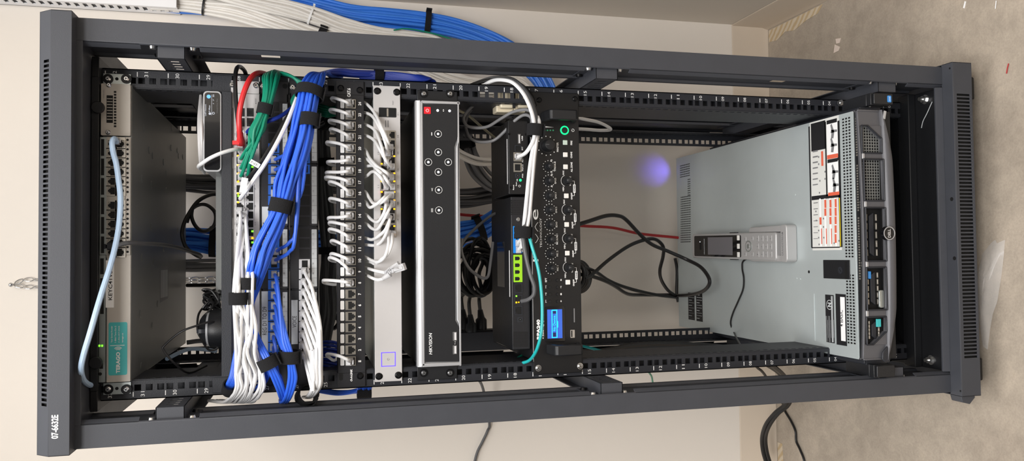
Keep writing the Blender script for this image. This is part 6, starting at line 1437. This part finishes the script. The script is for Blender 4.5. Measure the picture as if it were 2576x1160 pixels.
# clear plastic bag on the floor in front
bag_pts = [(2470, 640), (2492, 612), (2503, 603), (2508, 612), (2528, 603), (2524, 650), (2518, 700), (2508, 760), (2497, 790), (2490, 830), (2484, 880), (2472, 872), (2462, 800), (2458, 700)]
c = P(2490, 730, Z=FLOOR + 2)
outl = [P(a, b_, Z=FLOOR + 2) for a, b_ in bag_pts]; mb = MB(); rings = 5; vs = []
cc = Vector((sum(p[0] for p in outl) / len(outl), sum(p[1] for p in outl) / len(outl), 0))
rnd = random.Random(9)
for j in range(rings):
    s_ = 1 - j / rings
    for p in outl: vs.append((cc[0] + (p[0] - cc[0]) * s_, cc[1] + (p[1] - cc[1]) * s_, FLOOR + 1.5 + 22 * (1 - s_ ** 2) + (rnd.uniform(-4, 4) if j else 0)))
n_ = len(outl); fs = [(j * n_ + k, j * n_ + (k + 1) % n_, (j + 1) * n_ + (k + 1) % n_, (j + 1) * n_ + k) for j in range(rings - 1) for k in range(n_)] + [tuple(range((rings - 1) * n_, rings * n_))] + [tuple(range(n_))]
mb.add(vs, fs); o = mb.build('plastic_bag', 'clear_bag', smooth=80); tag(o, 'crumpled clear plastic bag on the floor in front of the rack base', 'bag')
for (lb, a) in (('larger tan paint flake on the floor to the right of the rack', [(2101, 112), (2098, 134), (2110, 128), (2114, 118)]), ('smaller tan paint flake touching the larger one', [(2103, 98), (2105, 110), (2113, 108), (2116, 96)]),
                ('white paper sliver at the top edge of the floor', [(2424, 20), (2428, 3), (2431, 4), (2427, 21)])):
    mb = MB(); mb.prism([tuple(P(x_, y_, Z=FLOOR)[:2]) for x_, y_ in a], 'xy', FLOOR + .2, FLOOR + 1.4); tag(mb.build('floor_debris', 'paint_chip' if 'tan' in lb else 'label_white'), lb, 'debris')
cable('floor_debris', 'short red-ended wire offcut on the floor in front right', [P(2537, 160, Z=FLOOR + 2), P(2534, 172, Z=FLOOR + 3), P(2532, 185, Z=FLOOR + 2)], 1, 'brick_red_cable', cat_='debris', mm=True)
cable('floor_debris', 'thin white wire offcut at the top edge of the floor', [P(2506, 2, Z=FLOOR + 2), P(2505, 12, Z=FLOOR + 3), P(2504, 22, Z=FLOOR + 2)], .8, 'label_white', cat_='debris', mm=True)
cable('floor_debris', 'white thread lying inside the rack base near the right nut', [P(2345, 256, Z=-11), P(2332, 285, Z=-10), P(2322, 305, Z=-10), P(2318, 322, Z=-11)], .7, 'label_grey', cat_='debris', mm=True)
# ================================================================ light
def area(name, x, y, z, sx, sy, e, col=(1, .985, .968), rot=(0, 0, 0)):
    l = D.lights.new(name, 'AREA'); l.shape = 'RECTANGLE'; l.size = sx; l.size_y = sy; l.energy = e; l.color = col
    o = D.objects.new(name, l); COL.objects.link(o); o.location = W((x, y, z)); o.rotation_euler = rot; return o
area('ceiling_light', 0, -950, 2600, 1.2, 1.2, 26)
area('ceiling_light', -300, -2500, 2600, 1.8, 1.2, 100)
# blue spot added above the server lid to tint the wall, source unseen
l = D.lights.new('wall_glow_spot', 'SPOT'); l.energy = .15; l.color = (.16, .13, 1.); l.spot_size = math.radians(75); l.spot_blend = 1; l.shadow_soft_size = .004
o = D.objects.new('wall_glow_spot', l); COL.objects.link(o)
g_ = P(1655, 430, WALLY); o.location = W((P(1700, 430, Z=ST)[0], 596, 181)); 
d = W(g_) - Vector(o.location); o.rotation_euler = d.to_track_quat('-Z', 'Y').to_euler()
w = D.worlds.new('room_light'); bpy.context.scene.world = w; w.use_nodes = True
wn = w.node_tree; bg = wn.nodes['Background']; bg.inputs['Strength'].default_value = 1
wt = wn.nodes.new('ShaderNodeTexCoord'); ws = wn.nodes.new('ShaderNodeSeparateXYZ'); wr = wn.nodes.new('ShaderNodeValToRGB')
wn.links.new(wt.outputs['Generated'], ws.inputs[0]); wn.links.new(ws.outputs['Z'], wr.inputs['Fac']); wn.links.new(wr.outputs['Color'], bg.inputs['Color'])
wr.color_ramp.elements[0].position = 0; wr.color_ramp.elements[0].color = (.17, .165, .16, 1)
wr.color_ramp.elements[1].position = .8; wr.color_ramp.elements[1].color = (.62, .61, .6, 1)
# ================================================================ camera
cam = D.cameras.new('camera'); co = D.objects.new('camera', cam); COL.objects.link(co)
R3 = Matrix((-(RM @ Vector((0, 0, 1))), RM @ Vector((1, 0, 0)), -(RM @ Vector((0, 1, 0))))).transposed()
co.matrix_world = Matrix.Translation(W(CAM)) @ R3.to_4x4()
cam.sensor_fit = 'HORIZONTAL'; cam.sensor_width = 36; cam.lens = 36 * FPX / 2576; cam.clip_start = .01; cam.clip_end = 50
sc_ = bpy.context.scene; sc_.camera = co
sc_.view_settings.view_transform = 'Standard'; sc_.view_settings.look = 'None'; sc_.view_settings.gamma = 1; sc_.view_settings.use_curve_mapping = False
sc_.view_settings.exposure = 0.22
